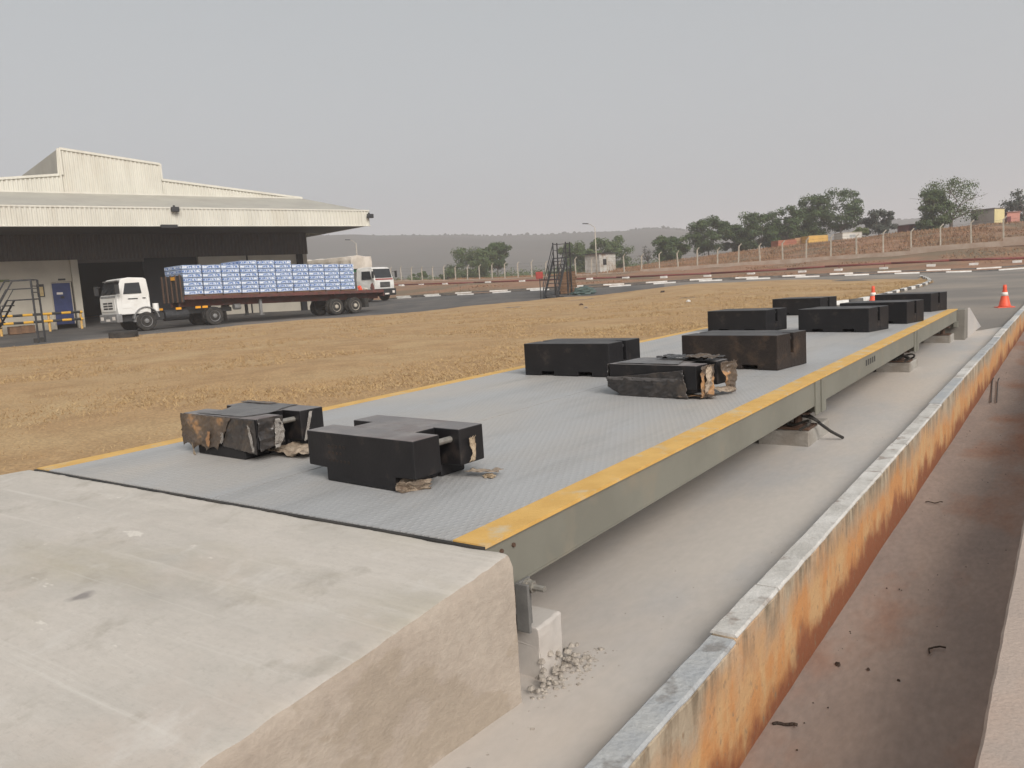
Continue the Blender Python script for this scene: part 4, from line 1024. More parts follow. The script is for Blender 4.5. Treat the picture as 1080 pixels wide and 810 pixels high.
# ------------------------------------------------------------------ flatbed truck
rt_ = random.Random(21)
def wheel(parent, x, y, r, w_, name='wheel', rim='concpost', side=1):
    """axle along y; side = +1 shows its face to +y"""
    m = Matrix.Translation((x, y, r)) @ Matrix.Rotation(-side*math.pi/2, 4, 'X')
    ty = MB().lathe([(r*.60, -w_/2), (r*.92, -w_/2), (r, -w_/2+.04), (r, w_/2-.04), (r*.92, w_/2), (r*.62, w_/2), (r*.58, w_/2-.03)], 28)
    hub = thing_part(name, parent)
    ty.build('tyre', 'rubber', hub, smooth=False, mtx=m)
    MB().lathe([(r*.60, -.02), (r*.595, w_/2-.01), (r*.55, w_/2-.03), (r*.50, w_/2-.10), (r*.26, w_/2-.07), (r*.22, w_/2+.03), (r*.10, w_/2+.05)], 24).build('rim', rim, hub, smooth=False, mtx=m)
    for k in range(8):
        a = k*math.pi/4; MB().tube((r*.38*math.cos(a), r*.38*math.sin(a), w_/2-.10), (r*.38*math.cos(a), r*.38*math.sin(a), w_/2-.045), .022, .022, 6).build('wheel_nut', 'darksteel', hub, mtx=m)
    return hub
def thing_part(name, parent):
    o = bpy.data.objects.new(name, None); COL.objects.link(o); o.parent = parent; o.empty_display_size = .1; return o
A = gp(153, 42.5); B = gp(376, 52.3)
hd = (A-B); hd.z = 0; hd.normalize()
for q_ in (A, B): q_ -= Vector((-hd.y, hd.x, 0))*1.12
tk = thing('flatbed_truck', 'white cab truck with a long faded red flatbed trailer loaded with bottled water', 'truck', (A.x, A.y, g(A.x, A.y)), math.atan2(hd.y, hd.x))
tk.rotation_euler = (0, math.asin(max(-1, min(1, (B.z-A.z)/((A-B).length)))), math.atan2(hd.y, hd.x))
# cab: side profile (x forward, z) swept across the width, with the greenhouse tapering in
def cab(parent, x0, x1, hw, zb, zw, zt, mbody):
    """x0 rear, x1 front; zw window sill, zt roof"""
    vs, fs = [], []
    prof = [(x0, zb), (x0, zw), (x0+.05, zt-.10), (x0+.16, zt-.02), (lerp(x0, x1, .55), zt+.02), (x1-.42, zt-.03), (x1-.30, zt-.12), (x1-.06, zw+.02), (x1, zw-.10), (x1+.02, lerp(zb, zw, .4)), (x1-.02, zb)]
    def off(z): return hw-(max(0, z-zw)/(zt-zw))*.10-(.06 if z > zt-.08 else 0)
    n = len(prof)
    for s in (-1, 1): vs += [(x, s*off(z), z) for x, z in prof]
    fs = [tuple(range(n)), tuple(range(2*n-1, n-1, -1))]+[(i, i+n, (i+1) % n+n, (i+1) % n) for i in range(n)]
    o = MB().add(vs, fs).build('cab_body', mbody, parent, bevel=.035)
    return off
off = cab(tk, -.28, 1.40, 1.17, .92, 1.95, 2.82, 'white_paint')
def side_panel(parent, name, m, pts, s, offf, d=.012, th=.012, bevel=0):
    vs = [(x, s*(offf(z)+d), z) for x, z in pts]+[(x, s*(offf(z)+d-th), z) for x, z in pts]; n = len(pts)
    return MB().add(vs, [tuple(range(n)), tuple(range(2*n-1, n-1, -1))]+[(i, i+n, (i+1) % n+n, (i+1) % n) for i in range(n)]).build(name, m, parent, bevel=bevel)
for s in (1, -1):
    dp = side_panel(tk, 'door', 'white_paint', [(-.12,1.02),(.55,1.02),(.72,1.25),(1.18,1.25),(1.18,1.95),(.98,2.62),(.05,2.66),(-.12,2.5)], s, off, .014, .012)
    side_panel(dp, 'side_window', 'glass', [(.12,2.0),(1.06,1.98),(.90,2.54),(.16,2.56)], s, off, .022, .006)
    side_panel(dp, 'door_handle', 'blackplastic', [(-.06,1.72),(.10,1.72),(.10,1.76),(-.06,1.76)], s, off, .03, .02)
    side_panel(dp, 'door_lettering', 'darksteel', [(.35,1.70),(.85,1.70),(.85,1.75),(.35,1.75)], s, off, .0155, .001)
    ar = []
    fm = MB()
    for k in range(13):
        a = math.radians(10+160*k/12); ar.append((.66*math.cos(a), .56+.70*math.sin(a)))
    for (xa, za), (xb, zb) in zip(ar, ar[1:]): fm.bar((xa, s*1.12, za), (xb, s*1.12, zb), .26, .05)
    fm.build('fender', 'greyplastic', tk)
    MB().bar((1.30, s*1.18, 2.45), (1.42, s*1.42, 2.42), .03).bar((1.44, s*1.44, 2.0), (1.44, s*1.44, 2.48), .22, .08).build('mirror', 'blackplastic', tk)
    MB().box(.35, .62, s*1.0-.12, s*1.0+.12, .50, .78).box(.32, .65, s*1.03-.12, s*1.03+.12, .78, .82).build('cab_step', 'greyplastic', tk)
# roof visor, wipers and panel gaps
MB().box(1.0, 1.22, -1.02, 1.02, 2.66, 2.72).build('sun_visor', 'greyplastic', tk, bevel=.01)
for yy in (-.6, .2): MB().bar((1.40, yy, 1.98), (1.27, yy+.42, 2.28), .03, .02).build('wiper', 'blackplastic', tk)
# windscreen, grille, bumper, lights
def front_quad(name, m, y0, y1, z0, z1, d, parent=tk):
    xf = lambda z: 1.40-.06*(z-1.85)/.12 if z < 1.97 else 1.34-.24*(z-1.97)/.73
    f = lambda z: (xf(z) if z >= 1.85 else 1.40)+d
    vs = [(f(z0), y0, z0), (f(z0), y1, z0), (f(z1), y1, z1), (f(z1), y0, z1)]; vs += [(x-.02, y, z) for x, y, z in vs]
    return MB().add(vs, [(0,1,2,3),(7,6,5,4),(0,4,5,1),(1,5,6,2),(2,6,7,3),(3,7,4,0)]).build(name, m, parent)
front_quad('windscreen', 'glass', -1.04, 1.04, 1.99, 2.64, .03)
gr = front_quad('grille', 'white_paint', -.95, .95, 1.12, 1.80, .045)
for zz in (1.22, 1.36, 1.50):
    for yy in (-.62, .05): front_quad('grille_slot', 'blackplastic', yy, yy+.57, zz, zz+.085, .055, gr)
front_quad('wiper_panel', 'greyplastic', -1.0, 1.0, 1.83, 1.93, .04)
bp = MB().box(1.22, 1.52, -1.2, 1.2, .52, .98).build('bumper', 'greyplastic', tk, bevel=.05)
for s in (-1, 1): MB().box(1.515, 1.535, s*.8-.18, s*.8+.18, .66, .84).build('headlight', 'reflect', bp)
MB().box(1.52, 1.53, -.26, .26, .60, .72).build('number_plate', 'reflect', bp)
MB().box(-.2, 1.3, -.95, .95, .55, .95).build('engine_block', 'blackplastic', tk)
# chassis, tank, axles
ch = MB().box(-5.2, 1.2, .32, .42, .72, .95).box(-5.2, 1.2, -.42, -.32, .72, .95)
for xx in (-1.2, -2.6, -4.4, -5.1): ch.box(xx-.05, xx+.05, -.32, .32, .76, .91)
ch.build('chassis', 'blackplastic', tk)
MB().tube((-2.35, .85, .72), (-1.05, .85, .72), .30, .30, 16).build('fuel_tank', 'darksteel', tk, smooth=False, bevel=.02)
MB().box(-.95, -.45, .62, 1.12, .55, .9).build('battery_box', 'blackplastic', tk)
MB().tube((-.62, .98, .98), (-.62, .98, 1.42), .17, .15, 12).build('air_canister', 'white_paint', tk, bevel=.02)
MB().box(-3.95, -2.4, -.5, .5, .95, 1.14).build('fifth_wheel', 'darksteel', tk)
for s in (1, -1): wheel(tk, 0, s*1.02, .52, .30, rim='greyplastic', side=s)
for s in (1, -1):
    wheel(tk, -3.8, s*1.02, .52, .30, rim='greyplastic', side=s); wheel(tk, -3.8, s*.68, .52, .28, rim='greyplastic', side=s)
    MB().bar((-4.50, s*1.0, .18), (-4.45, s*1.0, .75), .42, .03).build('mud_flap', 'rubber', tk)
    for xx in (-1.9, -3.0, -3.4): MB().box(xx, xx+.30, s*1.19-.02, s*1.19+.02, 1.0, 1.12).build('reflector', 'amber', tk)
# trailer
DKF, DKR, XF, XR = 1.68, 1.42, -2.1, -15.7
dz_ = lambda x: lerp(DKF, DKR, (x-XF)/(XR-XF))
def tbeam(x0, x1, y0, y1, a, b, name, m, parent=tk, bevel=0):
    vs = [(x0, y0, dz_(x0)+a), (x1, y0, dz_(x1)+a), (x1, y1, dz_(x1)+a), (x0, y1, dz_(x0)+a), (x0, y0, dz_(x0)+b), (x1, y0, dz_(x1)+b), (x1, y1, dz_(x1)+b), (x0, y1, dz_(x0)+b)]
    return MB().add(vs, [(0,3,2,1),(4,5,6,7),(0,1,5,4),(1,2,6,5),(2,3,7,6),(3,0,4,7)]).build(name, m, parent, bevel=bevel)
tbeam(XR, XF, -1.18, 1.18, -.06, 0, 'trailer_deck', 'wood')
for s in (1, -1):
    tbeam(XR, XF, s*1.22-.035, s*1.22+.035, -.17, .02, 'side_rail', 'trailer_red')
    tbeam(XR, XF, s*.48-.07, s*.48+.07, -.55, -.065, 'main_beam', 'trailer_red')
    for k in range(12):
        xx = lerp(XF-.5, XR+.4, k/11); tbeam(xx-.02, xx+.02, s*1.26-.012, s*1.26+.012, -.20, -.03, 'rope_hook', 'trailer_red')
for k in range(12):
    xx = lerp(XF-.3, XR+.3, k/11); tbeam(xx-.04, xx+.04, -1.18, 1.18, -.2, -.065, 'cross_member', 'trailer_red')
hb = MB().box(XF-.02, XF+.06, -1.22, 1.22, DKF-.3, DKF+1.16).build('headboard', 'darksteel', tk)
for yy in (-1.15, -.6, 0, .6, 1.15): MB().box(XF+.06, XF+.12, yy-.05, yy+.05, DKF-.3, DKF+1.2).build('headboard_rib', 'rust', hb)
MB().box(XF+.125, XF+.14, .12, .60, DKF+.92, DKF+1.10).build('warning_board', 'amber', hb)
for s in (1, -1):
    MB().box(-6.9, -6.75, s*.85-.07, s*.85+.07, .42, 1.3).box(-6.98, -6.67, s*.85-.13, s*.85+.13, .38, .42).build('landing_leg', 'greyplastic', tk)
    MB().tube((-5.6, s*.7-.0, .95), (-5.2, s*.7, .95), .17, .17, 12).build('air_tank', 'greyplastic', tk)
for xx in (-11.95, -13.4):
    for s in (1, -1): wheel(tk, xx, s*1.03, .52, .28, rim='concpost', side=s); wheel(tk, xx, s*.70, .52, .26, rim='concpost', side=s)
    MB().tube((xx, -.9, .52), (xx, .9, .52), .08, .08, 8).build('axle', 'darksteel', tk)
MB().box(-14.5, -14.2, -1.1, -.5, .35, .95).box(-14.5, -14.2, .5, 1.1, .35, .95).build('rear_mud_guard', 'rubber', tk)
MB().box(XR-.06, XR, -1.2, 1.2, DKR-.42, DKR-.02).build('rear_beam', 'trailer_red', tk)
# load: ten pallet stacks, each layer of packs a part
MT = tk.matrix_basis.copy()
LP = .233
def layer_mesh(dx, dy):
    mb = MB(); nx, ny = 4, 6
    for i in range(nx):
        for j in range(ny):
            x0 = -dx/2+dx*i/nx+.006; x1 = -dx/2+dx*(i+1)/nx-.006; y0 = -dy/2+dy*j/ny+.006; y1 = -dy/2+dy*(j+1)/ny-.006
            q = rt_.uniform(-.008, .008); mb.box(x0, x1, y0+q, y1+q, 0, LP-.026+rt_.uniform(-.006, .004))
    return mb
proto = None
xs = XF-.12
names = ['first', 'second', 'third', 'fourth', 'fifth', 'sixth', 'seventh', 'eighth', 'ninth', 'tenth']
lay = [7,7,7,8,8,8,7,7,7,7]
srcs = [layer_mesh(1.065, 2.28).build('pack_layer', 'pack') for _ in range(3)]
MTI = Matrix.Translation(tk.location) @ tk.rotation_euler.to_matrix().to_4x4()
for k in range(10):
    xc = xs-.53-k*1.135
    b = thing('water_pallet', f'{names[k]} stack of shrink-wrapped bottled water packs on the trailer, counting from the cab', 'bottled water', group='bottled water stacks on the trailer')
    m_ = MTI @ Matrix.Translation((xc, 0, dz_(xc)+.003)); b.location = m_.translation; b.rotation_euler = tk.rotation_euler
    for yy in (-1.05, 0, 1.05): MB().box(-.52, .52, yy-.06, yy+.06, 0, .085).build('pallet_bearer', 'wood', b)
    MB().box(-.53, .53, -1.15, 1.15, .085, .11).build('pallet_deck', 'wood', b)
    for q in range(lay[k]):
        o = srcs[(k+q) % 3]
        if 'used' not in o.keys(): o['used'] = 1
        else:
            o = bpy.data.objects.new('pack_layer', srcs[(k+q) % 3].data); COL.objects.link(o)
        o.parent = b; o.location = (rt_.uniform(-.012,.012), rt_.uniform(-.02,.02), .112+q*LP); o.rotation_euler = (0, 0, math.pi*(q % 2)+rt_.uniform(-.006,.006))
for s_ in srcs:
    if 'used' in s_.keys(): del s_['used']
def on_trailer(o, x, y, z): o.location = MTI @ Vector((x, y, dz_(x)+z)); return o
tag(on_trailer(wad(None, 0, 0, 0, (.12,.14,.24), 41, 'orange', name='orange_bundle'), -14.0, .95, .12), 'crumpled orange bundle at the tail of the flatbed trailer', 'bundle')
tag(on_trailer(wad(None, 0, 0, 0, (.2,.16,.12), 42, 'tarpwhite', name='white_sack'), -14.5, .75, .06), 'white sack between the bundles at the trailer tail', 'sack')
tag(on_trailer(wad(None, 0, 0, 0, (.11,.12,.28), 43, 'trailer_red', name='red_bundle'), -15.0, .95, .12), 'upright dark red bundle at the trailer tail end', 'bundle')

# ------------------------------------------------------------------ tarpaulin truck behind
P2 = gp(397, 66)
hd2 = (RT*.86-FW*.51).normalized()
t2 = thing('covered_truck', 'white cab truck with a sheeted load standing behind the flatbed trailer', 'truck', P2, math.atan2(hd2.y, hd2.x))
off2 = cab(t2, -1.0, .95, 1.2, .95, 1.75, 2.75, 'white_paint')
def fq2(name, m, y0, y1, z0, z1, d, parent=t2):
    f = lambda z: (.95+.02 if z < 1.65 else .95-.06*(z-1.65)/.12 if z < 1.77 else .89-.24*(z-1.77)/.86)+d
    vs = [(f(z0), y0, z0), (f(z0), y1, z0), (f(z1), y1, z1), (f(z1), y0, z1)]; vs += [(x-.02, y, z) for x, y, z in vs]
    return MB().add(vs, [(0,1,2,3),(7,6,5,4),(0,4,5,1),(1,5,6,2),(2,6,7,3),(3,7,4,0)]).build(name, m, parent)
fq2('windscreen', 'glass', -1.05, 1.05, 1.86, 2.6, .03); fq2('red_stripe', 'redbox', -1.08, 1.08, 1.70, 1.80, .035)
g2 = fq2('grille', 'blackplastic', -.62, .62, 1.12, 1.52, .03)
for zz in (1.2, 1.3, 1.4): fq2('grille_bar', 'greyplastic', -.6, .6, zz, zz+.03, .04, g2)
b2 = MB().box(.75, 1.12, -1.22, 1.22, .42, .98).build('bumper', 'blackplastic', t2, bevel=.06)
for s in (1, -1):
    MB().box(1.115, 1.135, s*.85-.14, s*.85+.14, .6, .8).build('headlight', 'reflect', b2)
    wheel(t2, 0, s*1.0, .52, .30, side=s); wheel(t2, -4.2, s*.98, .52, .5, side=s); wheel(t2, -5.5, s*.98, .52, .5, side=s)
    dd = side_panel(t2, 'door', 'white_paint', [(-.55,1.0),(.65,1.0),(.75,1.75),(.55,2.5),(-.55,2.52)], s, off2, .012)
    side_panel(dd, 'side_window', 'glass', [(-.42,1.78),(.62,1.78),(.46,2.42),(-.42,2.44)], s, off2, .02, .006)
    MB().bar((.85, s*1.2, 2.35), (.98, s*1.45, 2.35), .03).bar((1.0, s*1.47, 1.85), (1.0, s*1.47, 2.4), .2, .07).build('mirror', 'blackplastic', t2)
MB().box(1.12, 1.13, -.26, .26, .5, .62).build('number_plate', 'reflect', b2)
MB().box(-8.6, .6, -.42, .42, .62, .95).build('chassis', 'blackplastic', t2)
MB().box(-9.0, -1.45, -1.22, 1.22, 1.05, 2.95).build('load_body', 'green', t2, bevel=.02)
MB().box(-1.42, -1.12, -1.2, 1.2, 1.05, 2.45).build('body_headboard', 'greyplastic', t2)
# tarpaulin: sagging sheet over the body
vs, fs = [], []; nx, ny = 30, 20
for i in range(nx+1):
    for j in range(ny+1):
        x = lerp(-9.2, -1.3, i/nx); s = j/ny*2-1
        e = abs(s)
        y = 1.3*max(-1, min(1, s*1.35)); z = 3.85-.25*(e**2)+(.10*noise.noise(Vector((x*.9, s*2, 1))))
        if e > .74: z = 3.68-(e-.74)/.26*.95; y = math.copysign(1.30+.04*math.sin(x*5), s)
        z -= .12*abs(math.sin(x*1.7))*(1-e)
        vs.append((x, y, z))
for i in range(nx):
    for j in range(ny): a = i*(ny+1)+j; fs.append((a, a+1, a+ny+2, a+ny+1))
fs.append(tuple(range(nx*(ny+1), (nx+1)*(ny+1))))
tp = MB().add(vs, fs).build('tarpaulin', 'tarpwhite', t2)

# ------------------------------------------------------------------ spare tyre, barrier, steel stairs, pallets
p = gp(127, 35.3)
sp = thing('spare_tyre', 'old black tyre lying flat on the asphalt in front of the white cab', 'tyre', p)
tyre = MB().lathe([(.34, .02), (.52, 0), (.60, .06), (.60, .29), (.52, .35), (.34, .33), (.32, .17)], 28).build('tyre', 'rubber', sp, bevel=.01)
tag(sp, sp['label'], 'tyre')
xa, _ = gl(20, 330); xb, _ = gl(86, 330)
by = DW-1.2
gz = lambda x, y: g(*(WO+ex*x+ey*y).xy)-WO.z
br = thing('safety_barrier', 'yellow and black striped tube barrier in front of the blue door', 'barrier', WO+ex*xa+ey*by+Vector((0,0,gz(xa, by))), wa)
Lb = wl(87, 330, by)[0]-wl(18, 330, by)[0]; xo = wl(18, 330, by)[0]
br.location = WO+ex*xo+ey*by+Vector((0, 0, gz(xo+Lb/2, by)))
for zz in (.62, 1.05): MB().tube((-4, 0, zz), (Lb, 0, zz), .075, .075, 8).build('rail', 'stripe', br)
for xx in (-3.8, -.9, 1.6, Lb-.1): MB().tube((xx, .09, -.1), (xx, .09, 1.1), .07, .07, 8).build('barrier_post', 'yellow', br)
for xx, yy in ((-.1, .6), (.5, .55)):
    o = MB().box(-.35, .35, -.4, .4, 0, .45).build('carton', 'wood', None, bevel=.02)
    c = WO+ex*(xo+xx)+ey*(by+yy); o.location = (c.x, c.y, g(c.x, c.y)); o.rotation_euler = (0, 0, wa)
    tag(o, 'tan carton on the ground behind the striped barrier, ' + ('left one' if xx < 0 else 'right one'), 'carton', 'cartons by the barrier')

def stairs(name, label, loc, rz, width, steps, rise, run, land, rail=1.0, m='darksteel', tall=0.0):
    t = thing(name, label, 'steps', loc, rz, 'mobile steel steps')
    H = steps*rise; L_ = steps*run
    for s in (-1, 1):
        y = s*width/2
        MB().bar((0, y, 0), (L_, y, H), .16, .04).build('stringer', m, t)
        MB().bar((0, y, .05), (0, y, rail), .045).bar((0, y, rail), (L_, y, H+rail), .05).bar((L_, y, H+rail), (L_+land, y, H+rail), .05).bar((0, y, rail*.55), (L_, y, H+rail*.55), .03).bar((L_, y, H+rail*.55), (L_+land, y, H+rail*.55), .03).bar((L_*.5, y, H*.5), (L_*.5, y, H*.5+rail), .04).build('handrail', m, t)
        for xx in ((L_, L_+land) if tall else (L_+land,)):
            MB().bar((xx, y, 0), (xx, y, H+rail+tall), .07).build('leg', m, t)
        if tall: MB().bar((0, y, .06), (L_+land, y, .06), .08).build('base_frame', m, t)
        if tall: MB().bar((L_, y, .1), (L_+land, y, H-.1), .04).build('brace', m, t)
    for k in range(1, steps): MB().box(k*run-.13, k*run+.13, -width/2, width/2, k*rise-.03, k*rise+.02).build('tread', m, t)
    MB().box(L_-.05, L_+land, -width/2, width/2, H-.05, H).build('landing', m, t)
    for zz in (rail, rail*.66, rail*.33): MB().bar((L_+land, -width/2, H+zz), (L_+land, width/2, H+zz), .04).build('guard_rail', m, t)
    for xx in (.3, L_+land-.1):
        for s in (-1, 1): MB().bar((xx, s*width/2-.04, .11), (xx, s*width/2+.04, .11), .2).build('castor', 'rubber', t)
    return t
# mid-ground stairs: climb away from the camera and to the right
p = gp(579.5, 54.2); hd3 = (FW*.86+RT*.42).normalized()
stairs('steel_steps', 'dark steel steps with handrails standing at the lawn edge beside the red box', p, math.atan2(hd3.y, hd3.x), .95, 11, .25, .19, .75, .95, tall=.1)
# steps at the left edge: climb from the left to a landing
p = gp(-19, 36.2); hd4 = (RT*.98+FW*.2).normalized()
stairs('steel_steps', 'dark steel steps with a railed landing at the left picture edge', p, math.atan2(hd4.y, hd4.x), .8, 8, .25, .16, 1.05, .85)
# red hose box on a thin post
p = gp(569.5, 53.6); hz = pv(568.5, 290.5, 53.6).z-p.z
t = thing('hose_box', 'small red box on a thin dark post left of the steel steps', 'box', p)
MB().tube((0,0,-.1), (0,0,hz), .03, .03, 8).build('post', 'darksteel', t)
hb_ = MB().box(-.26, .22, -.14, .14, hz-.22, hz+.24).build('hose_box_body', 'redbox', t, bevel=.02); hb_.rotation_euler = (0,0,math.atan2(RT.y, RT.x))
# pallets
c = gp(598.5, 57.2)
for k in range(8):
    b = thing('wooden_pallet', 'brown wooden pallet in the stack behind the steel steps', 'pallet', (c.x+R_.uniform(-.05,.05), c.y+R_.uniform(-.05,.05), c.z+k*.195), .5+R_.uniform(-.09,.09), 'wooden pallets behind the steel steps')
    for y in (-.45, 0, .45): MB().box(-.6, .6, y-.05, y+.05, .0, .15).build('pallet_bearer', 'wood', b)
    MB().box(-.6, .6, -.5, .5, .152, .18).build('pallet_deck', 'wood', b)
h_ = wad(None, 0, 0, 0, (.75,.5,.38), 51, 'tarpgreen', name='tarpaulin_heap'); q = gp(615, 55.8); h_.location = q+Vector((0,0,.12)); h_.rotation_euler = (0,0,.6)
tag(h_, 'dark green tarpaulin heap on the ground right of the steel steps', 'tarpaulin')
for k, (px, py, s, mm, lb_) in enumerate([(726,318.5,.09,'road_white','white scrap lying on the dry lawn left of the test weights'), (699,313,.12,'twigm','dark clod on the lawn beyond the white scrap'), (613,322,.10,'rust','rust brown clod on the lawn below the green heap'), (618,326,.10,'plastic_pale','pale paper scrap on the lawn near the rust brown clod')]):
    q = pz(px, py, -.46); o = wad(None, 0, 0, 0, (s, s, s*.7), 60+k, mm, name='lawn_scrap'); o.location = (q.x, q.y, g(q.x, q.y)+.05+s*.25); tag(o, lb_, 'litter', 'litter on the lawn')

# ------------------------------------------------------------------ hut, containers, far buildings
def boxbuilding(name, label, cat, px, v, L_, D_, H_, rz, m, roof_m, roof_over=.15, sink=.2, m2=None, ribs=True, z=None):
    p = gp(px, v); t = thing(name, label, cat, (p.x, p.y, (p.z if z is None else z)), rz)
    body = MB().box(-L_/2, L_/2, -D_/2, D_/2, -sink, H_).build('walls', m, t, bevel=.01)
    if ribs:
        n = int(L_/.6)
        for i in range(n+1):
            for s in (-1, 1): MB().box(-L_/2+i*L_/n-.04, -L_/2+i*L_/n+.04, s*D_/2-.03, s*D_/2+.03, 0, H_-.05).build('wall_rib', m, t)
    MB().box(-L_/2-roof_over, L_/2+roof_over, -D_/2-roof_over, D_/2+roof_over, H_, H_+.10).build('roof', roof_m, t)
    return t
rzF = math.atan2(RT.y, RT.x)
hut = boxbuilding('site_hut', 'small grey white sheet metal hut with a flat dark roof beyond the fence', 'hut', 634, 113, 3.4, 2.6, 2.55, rzF+.75, mat('hut_sheet', (.46,.45,.42), (.36,.34,.3), 1.2, .7, c3=(.25,.17,.11), s3=.8), 'blackplastic', .3, .6)
MB().box(1.70, 1.76, -.55, .35, -.2, 1.9).build('door', mat('hut_door', (.58,.50,.38), (.42,.34,.24), 2, .8), hut)
MB().box(-1.0, -.1, -1.36, -1.31, 1.0, 1.8).build('window', 'glass', hut)
boxbuilding('shipping_container', 'orange red container top showing over the bank', 'container', 827, 118, 2.7, 2.4, .85, rzF+.1, mat('cont_red', (.36,.12,.06), (.28,.10,.06), 1, .7), mat('cont_red2', (.33,.12,.07), rough=.7), .02, 1.2)
boxbuilding('shipping_container', 'tan container between the red and the yellow ones', 'container', 841, 119, 1.7, 2.4, 1.0, rzF+.1, mat('cont_tan', (.38,.22,.11), (.3,.18,.1), 1, .7), mat('cont_tan2', (.36,.22,.12), rough=.7), .02, 1.2)
boxbuilding('shipping_container', 'yellow container under the dark trees on the bank', 'container', 859, 117, 2.9, 2.4, 1.05, rzF+.12, mat('cont_yel', (.60,.36,.09), (.5,.3,.08), 1, .7), mat('cont_yel2', (.5,.33,.12), rough=.7), .02, 1.2)
wcb = boxbuilding('white_cabin', 'white site cabin on the bank right of the yellow container', 'cabin', 894.5, 118, 2.9, 2.4, 1.05, rzF+.1, mat('cabin_white', (.62,.60,.55), (.55,.52,.47), 1, .7), 'concpost', .05, 1.2)
MB().box(-.4, .5, -1.23, -1.21, .4, .8).build('window', mat('cabin_pane', (.35,.36,.36), rough=.3), wcb)
rc = boxbuilding('red_shed', 'low dark red shed with a flat roof on the crest right of the white cabin', 'shed', 970, 112, 5.0, 2.4, 1.15, rzF+.15, mat('shed_red', (.16,.05,.045), (.12,.045,.04), 1, .8), mat('shed_roof', (.25,.22,.21), rough=.8), .1, 1.0)
for xx in (-1.9, -.9): MB().box(xx, xx+.6, -1.24, -1.215, .35, .9).build('window', 'glass', rc)
hs_ = boxbuilding('house', 'grey and yellow plastered house on the crest beside the big tree', 'house', 1041, 108, 3.0, 2.6, 2.2, rzF-1.0, mat('plaster_grey', (.30,.28,.26), (.25,.23,.21), 1, .9), mat('house_roof', (.2,.18,.17), rough=.9), .12, 1.0, ribs=False)
MB().box(1.502, 1.53, -1.3, 1.3, -.6, 2.15).build('yellow_wall', mat('plaster_yellow', (.60,.52,.27), (.52,.45,.24), 1, .9), hs_)
MB().box(-1.2, -.6, -1.33, -1.305, .9, 1.6).build('window', 'glass', hs_)
ph = boxbuilding('pink_house', 'small pink house at the right of the yellow house', 'house', 1066.5, 108, 1.5, 1.5, 1.6, rzF-.3, mat('plaster_pink', (.52,.24,.19), (.42,.2,.16), 1, .9), mat('pink_roof', (.3,.16,.13), rough=.9), .12, 1.0, ribs=False)
MB().box(-.72, -.3, -.78, -.755, 0, 1.1).build('door', mat('door_maroon', (.14,.035,.04), rough=.7), ph)

# ------------------------------------------------------------------ trees
def tree(name, label, px, v, H, W, lm, seed, trunk=.25, n=46, per=250, leaf=.30, low=.25, shape=1.0, sparse=False, lean=0., group='trees beyond the fence'):
    rs = random.Random(seed); p = gp(px, v)
    t = thing(name, label, 'tree', (p.x, p.y, p.z-.15), rs.uniform(0, 6.28) if not lean else 0, group)
    tr = MB(); tips = []
    th = H*max(.22, low)
    lm_ = 'barklight'
    tr.tube((0,0,-.3), (lean*.2, 0, th), trunk*.5, trunk*.38, 8)
    cen = []
    tries = 0
    while len(cen) < n and tries < 4000:
        tries += 1
        z = rs.uniform(low, .93); f = (z-low)/(.93-low)
        rad = (math.sin((.16+.72*f)*math.pi)**.7)*shape
        a = rs.uniform(0, 6.283); r = math.sqrt(rs.random())*rad*.5*W
        bump = 1+.35*noise.noise(Vector((math.cos(a)*1.3+seed, math.sin(a)*1.3, f*2)))
        c = Vector((r*bump*math.cos(a), r*bump*math.sin(a), z*H*.96))
        if all((c-o).length > .11*min(W, H) for o in cen): cen.append(c)
    base = Vector((lean*.2, 0, th))
    limbs = rs.sample(cen, min(9 if not sparse else 16, len(cen)))
    for c in limbs:
        mid = base.lerp(c, .5)+Vector((rs.uniform(-.1,.1)*W, rs.uniform(-.1,.1)*W, rs.uniform(.0,.08)*H))
        r0 = trunk*rs.uniform(.16, .26)
        tr.tube(base-Vector((0,0,rs.uniform(0, th*.25))), mid, r0, r0*.65, 6); tr.tube(mid, c, r0*.65, r0*.25, 5)
        for k in range(4 if not sparse else 8):
            e = c+Vector((rs.gauss(0,.10)*W, rs.gauss(0,.10)*W, rs.gauss(.02,.05)*H)); tr.tube(mid.lerp(c, rs.uniform(.3,1)), e, r0*.26, .01, 4)
    tr.build('trunk', lm_, t)
    vs, fs = [], []
    for c in cen:
        R0 = rs.uniform(.085, .16)*(W*.6+H*.4); m = int(per*rs.uniform(.6, 1.3)*(.35 if sparse and rs.random() < .5 else 1))
        for k in range(m):
            d = Vector((rs.gauss(0,1), rs.gauss(0,1), rs.gauss(0,.75))); d = d.normalized()*R0*(rs.random()**.45)
            q = c+Vector((d.x*1.15, d.y*1.15, d.z*.85)); s = leaf*rs.uniform(.6, 1.3)
            nrm = (d.normalized()+Vector((rs.gauss(0,.6), rs.gauss(0,.6), rs.gauss(.3,.6)))).normalized()
            u_ = nrm.orthogonal().normalized(); w_ = nrm.cross(u_); a = rs.uniform(0, 6.28); u2 = u_*math.cos(a)+w_*math.sin(a); w2 = nrm.cross(u2)
            i = len(vs); vs.extend([q-u2*s*.5, q+w2*s*.32+nrm*s*.08, q+u2*s*.5, q-w2*s*.32+nrm*s*.08]); fs.append((i, i+1, i+2, i+3))
    me = bpy.data.meshes.new('crown'); me.from_pydata([tuple(x) for x in vs], [], fs); me.update()
    link('crown', me, lm, t, fix=False)
    return t
